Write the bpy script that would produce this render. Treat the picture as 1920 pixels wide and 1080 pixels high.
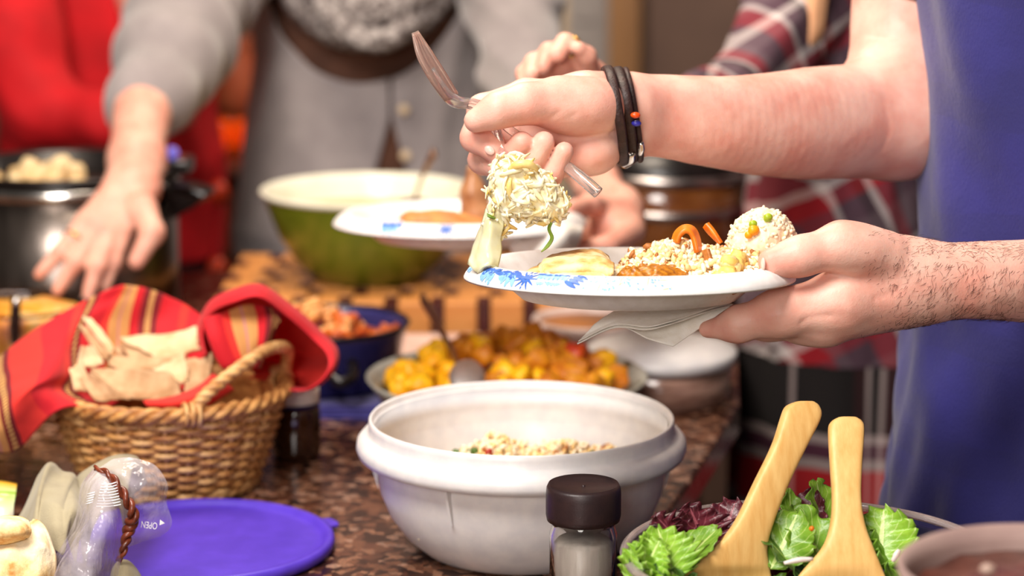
import bpy, math, random
import numpy as np
from mathutils import Vector, Matrix

for o in list(bpy.data.objects):
    bpy.data.objects.remove(o, do_unlink=True)
scene = bpy.context.scene
COL = scene.collection
R = math.radians

# ------------------------------------------------------------------ camera
CAMZ, PITCH, FPX = 1.58, R(11.35), 4500.0
cam_d = bpy.data.cameras.new('camera')
cam_d.sensor_width = 36.0
cam_d.lens = FPX / 1920 * 36.0
cam_d.clip_start, cam_d.clip_end = 0.05, 60
cam_d.dof.use_dof = True
cam_d.dof.focus_distance = 1.92
cam_d.dof.aperture_fstop = 3.6
cam = bpy.data.objects.new('camera', cam_d)
COL.objects.link(cam)
cam.location = (0, 0, CAMZ)
cam.rotation_euler = (math.pi / 2 - PITCH, 0, 0)
scene.camera = cam

# ------------------------------------------------------------------ world, lights, exposure
world = bpy.data.worlds.new('world')
scene.world = world
world.use_nodes = True
wb = world.node_tree.nodes['Background']
wb.inputs[0].default_value = (1.0, 0.86, 0.74, 1)
wb.inputs[1].default_value = 0.07


def area(name, loc, target, size, power, color):
    d = bpy.data.lights.new(name, 'AREA')
    d.shape = 'DISK'
    d.size = size
    d.energy = power
    d.color = color
    o = bpy.data.objects.new(name, d)
    COL.objects.link(o)
    o.location = loc
    o.rotation_euler = (Vector(target) - Vector(loc)).to_track_quat('-Z', 'Y').to_euler()
    return o


area('ceiling_light_near', (-0.6, 1.0, 2.7), (0.05, 2.2, 1.05), 0.9, 54, (1.0, 0.93, 0.87))
area('ceiling_light_island', (-0.3, 2.75, 2.7), (-0.2, 2.65, 0.9), 0.7, 26, (1.0, 0.84, 0.68))
area('fill_light_front', (-0.7, -1.5, 2.15), (0.1, 2.1, 1.1), 1.2, 52, (1.0, 0.92, 0.86))  # added frontal fill from behind the camera, not a lamp of the room
area('fill_light_back', (0.5, 4.3, 2.65), (0.3, 5.4, 1.2), 0.6, 26, (1.0, 0.86, 0.7))  # added unseen fill that lifts the dim background

vs = scene.view_settings
vs.view_transform = 'Standard'
vs.look = 'None'
vs.gamma = 1.0
vs.use_curve_mapping = False
vs.exposure = 0.2
scene.cycles.use_denoising = True

# ------------------------------------------------------------------ helpers
CP, SP = math.cos(PITCH), math.sin(PITCH)
_fwd = np.array([0, CP, -SP]); _up = np.array([0, SP, CP]); _rt = np.array([1.0, 0, 0])


def P(px, py, Y):
    """world point seen at that pixel of the photograph, at horizontal distance Y"""
    d = _fwd + (px - 960) / FPX * _rt + (540 - py) / FPX * _up
    return np.array([0, 0, CAMZ]) + d * (Y / d[1])


def PZ(px, py, z):
    d = _fwd + (px - 960) / FPX * _rt + (540 - py) / FPX * _up
    return np.array([0, 0, CAMZ]) + d * ((z - CAMZ) / d[2])


def M(px_len, Y):
    """metres for a length in pixels at horizontal distance Y"""
    return px_len * (Y / CP) / FPX


ORG = {}
rng = np.random.default_rng(7)
random.seed(7)
CT = 0.92            # countertop height


def thing(name, label, cat, loc=(0, 0, 0), group=None):
    o = bpy.data.objects.new(name, None)
    o.empty_display_size = 0.02
    COL.objects.link(o)
    o.location = loc
    ORG[o.name] = np.array(loc, float)
    o['label'] = label
    o['category'] = cat
    if group:
        o['group'] = group
    return o


def tag(o, label, cat, group=None, kind=None):
    if label: o['label'] = label
    if cat: o['category'] = cat
    if group: o['group'] = group
    if kind: o['kind'] = kind
    return o


def mesh_from(name, V, F, smooth=True, uv=None):
    V = np.asarray(V, np.float32).reshape(-1, 3)
    me = bpy.data.meshes.new(name)
    if isinstance(F, np.ndarray):
        n = F.shape[1]
        me.vertices.add(len(V)); me.vertices.foreach_set('co', V.ravel())
        me.loops.add(F.size); me.loops.foreach_set('vertex_index', F.astype(np.int32).ravel())
        me.polygons.add(len(F))
        me.polygons.foreach_set('loop_start', np.arange(0, F.size, n, dtype=np.int32))
        me.update(calc_edges=True)
    else:
        me.from_pydata(V.tolist(), [], [list(f) for f in F])
    if uv is not None:
        lay = me.uv_layers.new(name='UVMap')
        li = np.empty(len(me.loops), np.int32)
        me.loops.foreach_get('vertex_index', li)
        lay.data.foreach_set('uv', np.asarray(uv, np.float32)[li].ravel())
    if smooth:
        me.polygons.foreach_set('use_smooth', np.ones(len(me.polygons), bool))
    me.validate()
    return me


def build(name, geo, mat, parent=None, origin=None, smooth=True, uv=None, solid=0.0, sub=0, bevel=0.0, offset=0.0):
    """links ONE mesh object; geo = (verts, faces) in world space"""
    V, F = geo[0], geo[1]
    if len(geo) > 2 and uv is None:
        uv = geo[2]
    V = np.asarray(V, float).reshape(-1, 3)
    if parent is not None:
        org = ORG[parent.name]
    else:
        org = np.array(origin if origin is not None else [(V[:, 0].min() + V[:, 0].max()) / 2, (V[:, 1].min() + V[:, 1].max()) / 2, V[:, 2].min()], float)
    me = mesh_from(name, V - org, F, smooth, uv)
    if mat is not None:
        me.materials.append(mat)
    o = bpy.data.objects.new(name, me)
    COL.objects.link(o)
    ORG[o.name] = org
    if parent is not None:
        o.parent = parent
    else:
        o.location = org
    if bevel:
        m = o.modifiers.new('bevel', 'BEVEL'); m.width = bevel; m.segments = 2; m.limit_method = 'ANGLE'
    if sub:
        m = o.modifiers.new('subdivision', 'SUBSURF'); m.levels = sub; m.render_levels = sub
    if solid:
        m = o.modifiers.new('thickness', 'SOLIDIFY'); m.thickness = solid; m.offset = offset
    return o


def join(*geos):
    Vs, Fs, n = [], [], 0
    for g in geos:
        V, F = g[0], g[1]
        V = np.asarray(V, float).reshape(-1, 3)
        Vs.append(V)
        Fs += [[int(i) + n for i in f] for f in F]
        n += len(V)
    return np.vstack(Vs), Fs


def lathe(prof, c=(0, 0, 0), n=72, sx=1.0, sy=1.0, close=False):
    """prof: list of (r, z); revolve about the vertical through c"""
    prof = np.array(prof, float)
    th = np.linspace(0, 2 * np.pi, n, endpoint=False)
    m = len(prof)
    V = np.zeros((m, n, 3))
    V[:, :, 0] = c[0] + sx * prof[:, 0:1] * np.cos(th)
    V[:, :, 1] = c[1] + sy * prof[:, 0:1] * np.sin(th)
    V[:, :, 2] = c[2] + prof[:, 1:2]
    F = []
    mm = m if close else m - 1
    for i in range(mm):
        a = i; b = (i + 1) % m
        for j in range(n):
            k = (j + 1) % n
            F.append((a * n + j, a * n + k, b * n + k, b * n + j))
    return V.reshape(-1, 3), F


def crom(pts, n, closed=False):
    pts = np.asarray(pts, float)
    if len(pts) == 2:
        t = np.linspace(0, 1, n)[:, None]
        return pts[0] * (1 - t) + pts[1] * t
    if closed:
        p = np.vstack([pts[-1], pts, pts[0], pts[1]]); segs = len(pts)
    else:
        p = np.vstack([2 * pts[0] - pts[1], pts, 2 * pts[-1] - pts[-2]]); segs = len(pts) - 1
    u = np.linspace(0, segs, n, endpoint=not closed)
    i = np.minimum(u.astype(int), segs - 1)
    t = (u - i)[:, None]
    p0, p1, p2, p3 = p[i], p[i + 1], p[i + 2], p[i + 3]
    return 0.5 * (2 * p1 + (p2 - p0) * t + (2 * p0 - 5 * p1 + 4 * p2 - p3) * t ** 2 + (3 * p1 - p0 - 3 * p2 + p3) * t ** 3)


def grid_faces(m, n, wrap_n=False):
    i = np.arange(m - 1)[:, None]; j = np.arange(n if wrap_n else n - 1)[None, :]
    k = (j + 1) % n
    return np.stack([i * n + j, i * n + k, (i + 1) * n + k, (i + 1) * n + j], -1).reshape(-1, 4)


def loft(rows, m=24, n=48, pix=True):
    """rows: list of control polylines (px,py,Y) (or world points); smooth surface through them; uv: u along a row, v across rows"""
    W = []
    for r in rows:
        W.append(crom([P(*q) if pix else q for q in r], n))
    W = np.array(W)
    G = np.zeros((m, n, 3))
    for j in range(n):
        G[:, j] = crom(W[:, j], m)
    u, v = np.meshgrid(np.linspace(0, 1, n), np.linspace(0, 1, m))
    return G.reshape(-1, 3), grid_faces(m, n), np.stack([u, v], -1).reshape(-1, 2)


def frames(pts):
    T = np.gradient(pts, axis=0)
    T /= np.linalg.norm(T, axis=1)[:, None] + 1e-12
    N = np.zeros_like(T)
    a = np.array([0, 0, 1.0]) if abs(T[0][2]) < 0.9 else np.array([1.0, 0, 0])
    v = a - T[0] * a.dot(T[0]); N[0] = v / np.linalg.norm(v)
    for i in range(1, len(T)):
        v = N[i - 1] - T[i] * N[i - 1].dot(T[i]); N[i] = v / (np.linalg.norm(v) + 1e-12)
    return T, N, np.cross(T, N)


def tube(pts, rad, n=10, k=None, closed=False, cap=True, flat=1.0):
    pts = np.asarray(pts, float)
    rad = np.asarray(rad, float) if np.ndim(rad) else np.full(len(pts), float(rad))
    if k:
        rad = np.interp(np.linspace(0, 1, k), np.linspace(0, 1, len(rad)), rad) if not closed else np.full(k, rad.mean())
        pts = crom(pts, k, closed)
    T, N, B = frames(pts)
    if closed:
        pp = np.vstack([pts[-1:], pts, pts[:1]]); T = pp[2:] - pp[:-2]; T /= np.linalg.norm(T, axis=1)[:, None]
        c = pts.mean(0); N = pts - c; N -= T * (N * T).sum(1)[:, None]; N /= np.linalg.norm(N, axis=1)[:, None]; B = np.cross(T, N)
    th = np.linspace(0, 2 * np.pi, n, endpoint=False)
    V = pts[:, None] + rad[:, None, None] * (np.cos(th)[None, :, None] * N[:, None] + flat * np.sin(th)[None, :, None] * B[:, None])
    m = len(pts)
    F = grid_faces(m, n, True).tolist()
    if closed:
        F += [((m - 1) * n + j, (m - 1) * n + (j + 1) % n, (j + 1) % n, j) for j in range(n)]
    elif cap:
        F.append(list(range(n))[::-1]); F.append([(m - 1) * n + j for j in range(n)])
    return V.reshape(-1, 3), F


def box(x0, x1, y0, y1, z0, z1):
    V = [(x0, y0, z0), (x1, y0, z0), (x1, y1, z0), (x0, y1, z0), (x0, y0, z1), (x1, y0, z1), (x1, y1, z1), (x0, y1, z1)]
    F = [(3, 2, 1, 0), (4, 5, 6, 7), (0, 1, 5, 4), (1, 2, 6, 5), (2, 3, 7, 6), (3, 0, 4, 7)]
    return np.array(V, float), F


def prism(poly, z0, z1):
    n = len(poly)
    V = [(x, y, z0) for x, y in poly] + [(x, y, z1) for x, y in poly]
    F = [list(range(n))[::-1], [n + i for i in range(n)]] + [(i, (i + 1) % n, n + (i + 1) % n, n + i) for i in range(n)]
    return np.array(V, float), F


_W = rng.normal(size=(40, 3)); _PH = rng.uniform(0, 6.28, 40)


def noise3(X, scale, oct=3, seed=0):
    """cheap smooth noise, about -1..1"""
    X = np.asarray(X, float); out = np.zeros(X.shape[:-1]); amp, tot = 1.0, 0
    for o in range(oct):
        for q in range(4):
            k = (seed * 7 + o * 4 + q) % 40
            out = out + amp * np.sin(X @ (_W[k] * scale) + _PH[k])
        tot += amp * 2; amp *= 0.5; scale *= 2.1
    return out / tot


# ---- signed-distance modelling: bodies, hands and lumps as one continuous skin
def smin(a, b, k):
    if k <= 0: return np.minimum(a, b)
    h = np.clip(0.5 + 0.5 * (b - a) / k, 0, 1)
    return b * (1 - h) + a * h - k * h * (1 - h)


def sdf_mesh(groups, res, kout=0.006, disp=None, relax=2):
    """groups: list of (k, prims). prim = ('c', a, b, ra, rb) tapered capsule or ('e', c, rx, ry, rz[, mat3]) ellipsoid"""
    lo, hi = np.full(3, 1e9), np.full(3, -1e9)
    for g in groups:
        for p in g[1]:
            if p[0] == 'c':
                r = max(p[3], p[4])
                for q in (p[1], p[2]): lo = np.minimum(lo, q - r); hi = np.maximum(hi, q + r)
            else:
                r = max(p[2:5]); lo = np.minimum(lo, p[1] - r); hi = np.maximum(hi, p[1] + r)
    lo -= 5 * res; hi += 5 * res
    dims = np.ceil((hi - lo) / res).astype(int) + 1
    ax = [lo[i] + res * np.arange(dims[i]) for i in range(3)]
    BIG = 1.0
    D = np.full(dims, BIG, np.float32)
    for g in groups:
        k, prims = g[0], g[1]
        ko = g[2] if len(g) > 2 else kout
        G = np.full(dims, BIG, np.float32)
        for p in prims:
            if p[0] == 'c':
                r = max(p[3], p[4]); l = np.minimum(p[1], p[2]) - r; h = np.maximum(p[1], p[2]) + r
            else:
                r = max(p[2:5]); l = p[1] - r; h = p[1] + r
            mg = 0.02 + k
            i0 = np.clip(((l - mg - lo) / res).astype(int), 0, dims - 1); i1 = np.clip(((h + mg - lo) / res).astype(int) + 2, 1, dims)
            X = np.stack(np.meshgrid(ax[0][i0[0]:i1[0]], ax[1][i0[1]:i1[1]], ax[2][i0[2]:i1[2]], indexing='ij'), -1).astype(np.float32)
            if p[0] == 'c':
                a = np.asarray(p[1], np.float32); ab = np.asarray(p[2] - p[1], np.float32)
                t = np.clip(((X - a) @ ab) / max(1e-9, ab.dot(ab)), 0, 1)
                d = np.linalg.norm(X - a - t[..., None] * ab, axis=-1) - (p[3] + (p[4] - p[3]) * t)
            else:
                Q = X - np.asarray(p[1], np.float32)
                if len(p) > 5: Q = Q @ np.asarray(p[5], np.float32)
                S = np.array(p[2:5], np.float32)
                k0 = np.linalg.norm(Q / S, axis=-1); k1 = np.linalg.norm(Q / (S * S), axis=-1) + 1e-9
                d = k0 * (k0 - 1) / k1
            s = (slice(i0[0], i1[0]), slice(i0[1], i1[1]), slice(i0[2], i1[2]))
            G[s] = smin(G[s], d.astype(np.float32), k)
        D = smin(D, G, ko)
    if disp is not None:
        near = np.abs(D) < 0.02
        idx = np.argwhere(near)
        X = lo + res * idx
        D[near] += disp(X).astype(np.float32)
    # naive surface nets
    S = D < 0
    c = [(i, j, k) for i in (0, 1) for j in (0, 1) for k in (0, 1)]
    nx, ny, nz = dims
    def corner(A, o): return A[o[0]:nx - 1 + o[0], o[1]:ny - 1 + o[1], o[2]:nz - 1 + o[2]]
    cnt = sum(corner(S, o).astype(np.int8) for o in c)
    act = (cnt > 0) & (cnt < 8)
    idx = np.argwhere(act)
    ids = np.full(act.shape, -1, np.int64); ids[act] = np.arange(len(idx))
    acc = np.zeros((len(idx), 3)); num = np.zeros(len(idx))
    for a in range(8):
        for b in range(a + 1, 8):
            oa, ob = np.array(c[a]), np.array(c[b])
            if np.abs(oa - ob).sum() != 1: continue
            da = D[tuple((idx + oa).T)]; db = D[tuple((idx + ob).T)]
            m = (da < 0) != (db < 0)
            t = np.where(m, da / np.where(m, da - db, 1), 0)
            acc += m[:, None] * (oa + t[:, None] * (ob - oa)); num += m
    V = lo + res * (idx + acc / num[:, None])
    F = []
    for ax_ in range(3):
        u, v = (ax_ + 1) % 3, (ax_ + 2) % 3
        sl0 = [slice(1, -1)] * 3; sl1 = [slice(1, -1)] * 3
        sl0[ax_] = slice(0, -1); sl1[ax_] = slice(1, None)
        s0, s1 = S[tuple(sl0)], S[tuple(sl1)]
        e = np.argwhere(s0 != s1)
        flip = s0[tuple(e.T)]
        e = e + 1; e[:, ax_] -= 1
        du = np.zeros(3, int); du[u] = 1; dv = np.zeros(3, int); dv[v] = 1
        q = np.stack([ids[tuple((e - du - dv).T)], ids[tuple((e - dv).T)], ids[tuple(e.T)], ids[tuple((e - du).T)]], 1)
        q[~flip] = q[~flip][:, ::-1]
        F.append(q)
    F = np.vstack(F)
    F = F[(F >= 0).all(1)]
    for _ in range(relax):      # light Laplacian relaxation
        s = np.zeros_like(V); w = np.zeros(len(V))
        for a in range(4):
            b = (a + 1) % 4
            np.add.at(s, F[:, a], V[F[:, b]]); np.add.at(w, F[:, a], 1)
            np.add.at(s, F[:, b], V[F[:, a]]); np.add.at(w, F[:, b], 1)
        V = 0.5 * V + 0.5 * s / np.maximum(w, 1)[:, None]
    return V, F


def chain(pts, flat=False):
    """pts: list of (px,py,Y,r_px) -> tapered capsules"""
    out = []
    for a, b in zip(pts[:-1], pts[1:]):
        out.append(('c', P(*a[:3]), P(*b[:3]), M(a[3], a[2]), M(b[3], b[2])))
    return out


def scatter_mesh(base, centers, rots, scales):
    """many small copies in ONE mesh (stuff)"""
    V, F = np.asarray(base[0], float), np.asarray(base[1], int)
    n = len(centers)
    W = np.einsum('nij,vj->nvi', rots, V)
    W = W * np.asarray(scales)[:, None, None] + centers[:, None]
    FF = (F[None] + (np.arange(n) * len(V))[:, None, None]).reshape(-1, F.shape[1])
    return W.reshape(-1, 3), FF


def rand_rots(n, rg=None, flat=False):
    rg = rg or rng
    q = rg.normal(size=(n, 4))
    if flat: q[:, 1:3] *= 0.25
    q /= np.linalg.norm(q, axis=1)[:, None]
    w, x, y, z = q.T
    return np.stack([np.stack([1 - 2 * (y * y + z * z), 2 * (x * y - z * w), 2 * (x * z + y * w)], -1),
                     np.stack([2 * (x * y + z * w), 1 - 2 * (x * x + z * z), 2 * (y * z - x * w)], -1),
                     np.stack([2 * (x * z - y * w), 2 * (y * z + x * w), 1 - 2 * (x * x + y * y)], -1)], 1)


def ellipsoid(rx, ry, rz, nu=8, nv=5):
    V = [(0, 0, -rz)]
    for i in range(1, nv):
        a = -math.pi / 2 + math.pi * i / nv
        for j in range(nu):
            b = 2 * math.pi * j / nu
            V.append((rx * math.cos(a) * math.cos(b), ry * math.cos(a) * math.sin(b), rz * math.sin(a)))
    V.append((0, 0, rz))
    F = []
    for j in range(nu):
        F.append((0, 1 + (j + 1) % nu, 1 + j))
    for i in range(nv - 2):
        for j in range(nu):
            a = 1 + i * nu + j; b = 1 + i * nu + (j + 1) % nu
            F.append((a, b, b + nu)); F.append((a, b + nu, a + nu))
    top = len(V) - 1; o = 1 + (nv - 2) * nu
    for j in range(nu):
        F.append((top, o + j, o + (j + 1) % nu))
    return np.array(V), np.array(F)


# ------------------------------------------------------------------ materials
def srgb(r, g, b):
    f = lambda c: (c / 255 / 12.92) if c / 255 <= 0.04045 else ((c / 255 + 0.055) / 1.055) ** 2.4
    return (f(r), f(g), f(b), 1.0)


class NT:
    def __init__(s, name):
        s.m = bpy.data.materials.new(name); s.m.use_nodes = True
        s.t = s.m.node_tree; s.b = s.t.nodes['Principled BSDF']
    def n(s, typ, **kw):
        x = s.t.nodes.new(typ)
        for k, v in kw.items(): setattr(x, k, v)
        return x
    def l(s, a, b): s.t.links.new(a, b)
    def math(s, op, a, b=None, clamp=False):
        x = s.n('ShaderNodeMath', operation=op, use_clamp=clamp)
        for i, q in enumerate((a, b)):
            if q is None: continue
            if isinstance(q, (int, float)): x.inputs[i].default_value = q
            else: s.l(q, x.inputs[i])
        return x.outputs[0]
    def ramp(s, fac, stops, mode='LINEAR'):
        r = s.n('ShaderNodeValToRGB'); cr = r.color_ramp; cr.interpolation = mode
        while len(cr.elements) < len(stops): cr.elements.new(0.5)
        for e, (p, c) in zip(cr.elements, stops): e.position = p; e.color = c
        s.l(fac, r.inputs[0]); return r.outputs[0]
    def mix(s, f, a, b, typ='MIX'):
        x = s.n('ShaderNodeMix', data_type='RGBA', blend_type=typ)
        for i, q in zip((0, 6, 7), (f, a, b)):
            if isinstance(q, (int, float)): x.inputs[i].default_value = q
            elif isinstance(q, tuple): x.inputs[i].default_value = q
            else: s.l(q, x.inputs[i])
        return x.outputs[2]
    def obj(s): return s.n('ShaderNodeTexCoord').outputs['Object']
    def uv(s): return s.n('ShaderNodeTexCoord').outputs['UV']
    def noise(s, vec, scale, detail=4, rough=0.55):
        x = s.n('ShaderNodeTexNoise'); x.inputs['Scale'].default_value = scale
        x.inputs['Detail'].default_value = detail; x.inputs['Roughness'].default_value = rough
        s.l(vec, x.inputs['Vector']); return x.outputs['Fac']
    def scale(s, vec, sc):
        x = s.n('ShaderNodeMapping'); x.inputs['Scale'].default_value = sc; s.l(vec, x.inputs['Vector']); return x.outputs[0]
    def bump(s, h, strength, dist=0.002):
        x = s.n('ShaderNodeBump'); x.inputs['Strength'].default_value = strength; x.inputs['Distance'].default_value = dist
        s.l(h, x.inputs['Height']); s.l(x.outputs[0], s.b.inputs['Normal'])
    def set(s, **kw):
        for k, v in kw.items(): s.b.inputs[k.replace('_', ' ')].default_value = v


def mat(name, c1, c2=None, scale=30, rough=0.5, bump=0.0, bscale=None, bdist=0.001, metal=0.0, trans=0.0, ior=1.45, sss=0.0,
        sssr=(0.01, 0.004, 0.002), coat=0.0, sheen=0.0, stretch=None, alpha=1.0, lo=0.35, hi=0.65, detail=4, emit=None, estr=0):
    N = NT(name)
    c2 = c2 or tuple(c * 0.86 for c in c1[:3]) + (1,)
    v = N.obj()
    if stretch: v = N.scale(v, stretch)
    N.l(N.ramp(N.noise(v, scale, detail), [(lo, c1), (hi, c2)]), N.b.inputs['Base Color'])
    N.set(Roughness=rough, Metallic=metal, IOR=ior)
    if trans: N.b.inputs['Transmission Weight'].default_value = trans
    if coat: N.b.inputs['Coat Weight'].default_value = coat
    if sheen: N.b.inputs['Sheen Weight'].default_value = sheen; N.b.inputs['Sheen Roughness'].default_value = 0.5
    if alpha < 1: N.b.inputs['Alpha'].default_value = alpha
    if sss:
        N.b.inputs['Subsurface Weight'].default_value = sss
        N.b.inputs['Subsurface Radius'].default_value = sssr
        N.b.inputs['Subsurface Scale'].default_value = 1.0
    if emit: N.b.inputs['Emission Color'].default_value = emit; N.b.inputs['Emission Strength'].default_value = estr
    if bump: N.bump(N.noise(v, bscale or scale * 3, 3), bump, bdist)
    return N.m


def skin(name, light, red):
    N = NT(name); v = N.obj()
    c = N.ramp(N.noise(v, 28, 4), [(0.35, light), (0.68, red)])
    f = N.noise(v, 260, 3)
    c = N.mix(N.math('MULTIPLY', f, 0.22), c, red)
    N.l(c, N.b.inputs['Base Color'])
    N.set(Roughness=0.46)
    N.b.inputs['Subsurface Weight'].default_value = 0.25
    N.b.inputs['Subsurface Radius'].default_value = (0.009, 0.0032, 0.0018)
    N.b.inputs['Subsurface Scale'].default_value = 1.0
    N.b.inputs['Specular IOR Level'].default_value = 0.4
    h = N.math('ADD', N.noise(v, 700, 3), N.math('MULTIPLY', N.noise(N.scale(v, (1, 1, 1)), 120, 3), 1.5))
    N.bump(h, 0.35, 0.0006)
    return N.m


MAT = {}
MAT['skin'] = skin('skin_fair', srgb(236, 190, 172), srgb(224, 156, 138))
MAT['skin_woman'] = skin('skin_rosy', srgb(234, 180, 158), srgb(220, 150, 130))
MAT['nail'] = mat('fingernail', srgb(232, 184, 170), srgb(236, 194, 182), 200, 0.25, sss=0.1)
MAT['white_plastic'] = mat('white_plastic', srgb(226, 222, 220), srgb(214, 211, 212), 60, 0.35, bump=0.08, bscale=500, sss=0.05)
MAT['paper_plate'] = mat('coated_paper', srgb(240, 238, 236), srgb(230, 226, 222), 90, 0.4, bump=0.05, bscale=300)
MAT['paper'] = mat('napkin_paper', srgb(250, 246, 238), srgb(242, 236, 224), 120, 0.85, bump=0.25, bscale=700)
MAT['purple'] = mat('violet_plastic', srgb(84, 56, 190), srgb(76, 50, 176), 40, 0.42, bump=0.05, bscale=400)
MAT['black_plastic'] = mat('black_plastic', srgb(48, 32, 32), srgb(38, 26, 28), 80, 0.42, bump=0.1, bscale=600)
MAT['black'] = mat('black_enamel', srgb(24, 18, 18), srgb(14, 10, 10), 50, 0.3)
MAT['steel'] = mat('brushed_steel', srgb(190, 182, 178), srgb(150, 142, 138), 40, 0.3, metal=1.0, stretch=(1, 1, 12), bump=0.05)
MAT['satin'] = mat('satin_steel', srgb(240, 236, 232), srgb(225, 220, 216), 60, 0.42, metal=1.0)
MAT['silver'] = mat('polished_silver', srgb(225, 220, 215), srgb(200, 196, 190), 60, 0.18, metal=1.0)
MAT['gold'] = mat('polished_gold', srgb(235, 190, 90), srgb(214, 160, 70), 60, 0.22, metal=1.0)
MAT['glass'] = mat('clear_glass', (0.98, 0.97, 0.96, 1), (0.95, 0.94, 0.93, 1), 20, 0.03, trans=1.0, ior=1.45)
MAT['clear_plastic'] = mat('clear_plastic', (0.97, 0.95, 0.94, 1), (0.93, 0.91, 0.9, 1), 20, 0.1, trans=0.92, ior=1.3, bump=0.12, bscale=60, bdist=0.003)
MAT['green'] = mat('olive_green_enamel', srgb(112, 122, 30), srgb(98, 108, 24), 30, 0.28, coat=0.3)
MAT['ivory'] = mat('ivory_enamel', srgb(236, 232, 214), srgb(226, 222, 202), 30, 0.3)
MAT['broth'] = mat('pale_broth', srgb(218, 212, 150), srgb(202, 196, 130), 40, 0.25, bump=0.2)
MAT['wicker'] = mat('honey_wicker', srgb(214, 158, 92), srgb(150, 92, 44), 70, 0.5, bump=0.5, bscale=400, stretch=(1, 1, 2))
MAT['wicker_pale'] = mat('pale_wicker', srgb(224, 178, 118), srgb(176, 118, 62), 80, 0.5, bump=0.5, bscale=400)
MAT['leather'] = mat('dark_leather', srgb(58, 34, 30), srgb(36, 20, 18), 120, 0.5, bump=0.5, bscale=500)
MAT['brown_leather'] = mat('russet_leather', srgb(128, 58, 34), srgb(84, 34, 20), 120, 0.35, bump=0.6, bscale=300, coat=0.3)
MAT['bread'] = mat('flatbread', srgb(222, 192, 152), srgb(196, 154, 106), 45, 0.8, bump=0.5, bscale=160, lo=0.4, hi=0.75)
MAT['bread_tan'] = mat('shaded_tan_flatbread', srgb(200, 164, 124), srgb(164, 120, 80), 45, 0.8, bump=0.5, bscale=200)  # tan darkened in place of shade, to part the stacked pieces
MAT['orange'] = mat('orange_vegetable', srgb(226, 130, 30), srgb(206, 96, 20), 80, 0.35, sss=0.15)

# granite
def granite():
    N = NT('speckled_granite'); v = N.obj()
    vo = N.n('ShaderNodeTexVoronoi'); vo.inputs['Scale'].default_value = 105; vo.inputs['Randomness'].default_value = 1.0
    w = N.n('ShaderNodeTexNoise'); w.inputs['Scale'].default_value = 60; N.l(v, w.inputs['Vector'])
    mv = N.n('ShaderNodeVectorMath', operation='MULTIPLY_ADD'); mv.inputs[1].default_value = (0.012, 0.012, 0.012)
    N.l(w.outputs['Color'], mv.inputs[0]); N.l(v, mv.inputs[2]); N.l(mv.outputs[0], vo.inputs['Vector'])
    sep = N.n('ShaderNodeSeparateColor'); N.l(vo.outputs['Color'], sep.inputs[0])
    c = N.ramp(sep.outputs[0], [(0.0, srgb(34, 20, 16)), (0.3, srgb(66, 40, 28)), (0.45, srgb(124, 86, 64)), (0.62, srgb(158, 120, 96)), (0.78, srgb(104, 68, 52)), (0.9, srgb(186, 154, 134))], 'CONSTANT')
    big = N.noise(v, 14, 3)
    c = N.mix(N.math('MULTIPLY', big, 0.45), c, srgb(74, 46, 34))
    fine = N.noise(v, 420, 2)
    c = N.mix(0.5, c, N.ramp(fine, [(0.38, srgb(30, 18, 14)), (0.6, srgb(176, 136, 108))]), 'OVERLAY')
    N.l(c, N.b.inputs['Base Color']); N.set(Roughness=0.22)
    return N.m


def wood(name, a, b, sc=8, axis=(1, 14, 14), rough=0.45, bump=0.15):
    N = NT(name); v = N.scale(N.obj(), axis)
    N.l(N.ramp(N.noise(v, sc, 6, 0.6), [(0.3, a), (0.7, b)]), N.b.inputs['Base Color'])
    N.set(Roughness=rough); N.bump(N.noise(v, sc * 4, 3), bump, 0.0006)
    return N.m


MAT['granite'] = granite()
MAT['cabinet'] = wood('reddish_cabinet_wood', srgb(96, 44, 24), srgb(62, 26, 14), 6, (10, 10, 1))
MAT['maple'] = wood('maple_block', srgb(222, 154, 84), srgb(196, 122, 58), 30, (1, 1, 4))
MAT['walnut'] = wood('dark_red_block', srgb(84, 26, 20), srgb(54, 14, 12), 30, (1, 1, 4))
MAT['spoonwood'] = wood('pale_beech', srgb(234, 192, 122), srgb(216, 164, 92), 26, (6, 3, 0.7), 0.5, 0.2)
MAT['floorwood'] = wood('floor_boards', srgb(84, 52, 36), srgb(56, 32, 22), 4, (8, 1, 1))
MAT['wallpaint'] = mat('warm_brown_wall', srgb(92, 66, 52), srgb(80, 56, 44), 3, 0.8, bump=0.05)
MAT['fridge'] = mat('bronze_brown_cabinet', srgb(96, 72, 60), srgb(84, 62, 52), 5, 0.6)
MAT['tanwood'] = wood('tan_door_frame', srgb(196, 146, 96), srgb(176, 124, 76), 4, (6, 6, 1))
MAT['greypaint'] = mat('pale_grey_door', srgb(186, 178, 174), srgb(172, 164, 160), 4, 0.6)
MAT['creampaint'] = mat('cream_trim', srgb(226, 202, 168), srgb(214, 186, 150), 4, 0.6)

# ------------------------------------------------------------------ setting
def struct(name, geo, m, label=None, parent=None, **kw):
    o = build(name, geo, m, parent, smooth=False, **kw)
    o['kind'] = 'structure'
    if label: o['label'] = label
    return o


fl = struct('floor', box(-3.5, 3.5, -0.5, 6.0, -0.03, -0.008), MAT['floorwood'], 'dark wooden plank floor under the kitchen island')
for k in range(28):
    b = build('plank', box(-3.5 + k * 0.25 + 0.002, -3.5 + (k + 1) * 0.25 - 0.002, -0.5, 6.0, -0.008, 0.0), MAT['floorwood'], fl, smooth=False)
struct('wall_back', box(-3.5, 3.5, 5.6, 5.7, 0, 2.7), MAT['wallpaint'], 'warm brown kitchen wall far behind the people')

YB = 5.5
def px_box(x0, x1, y, d, z0=0.0, z1=2.4, mt=None):
    return box(P(x0, 100, y)[0], P(x1, 100, y)[0], y, y + d, z0, z1)

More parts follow.
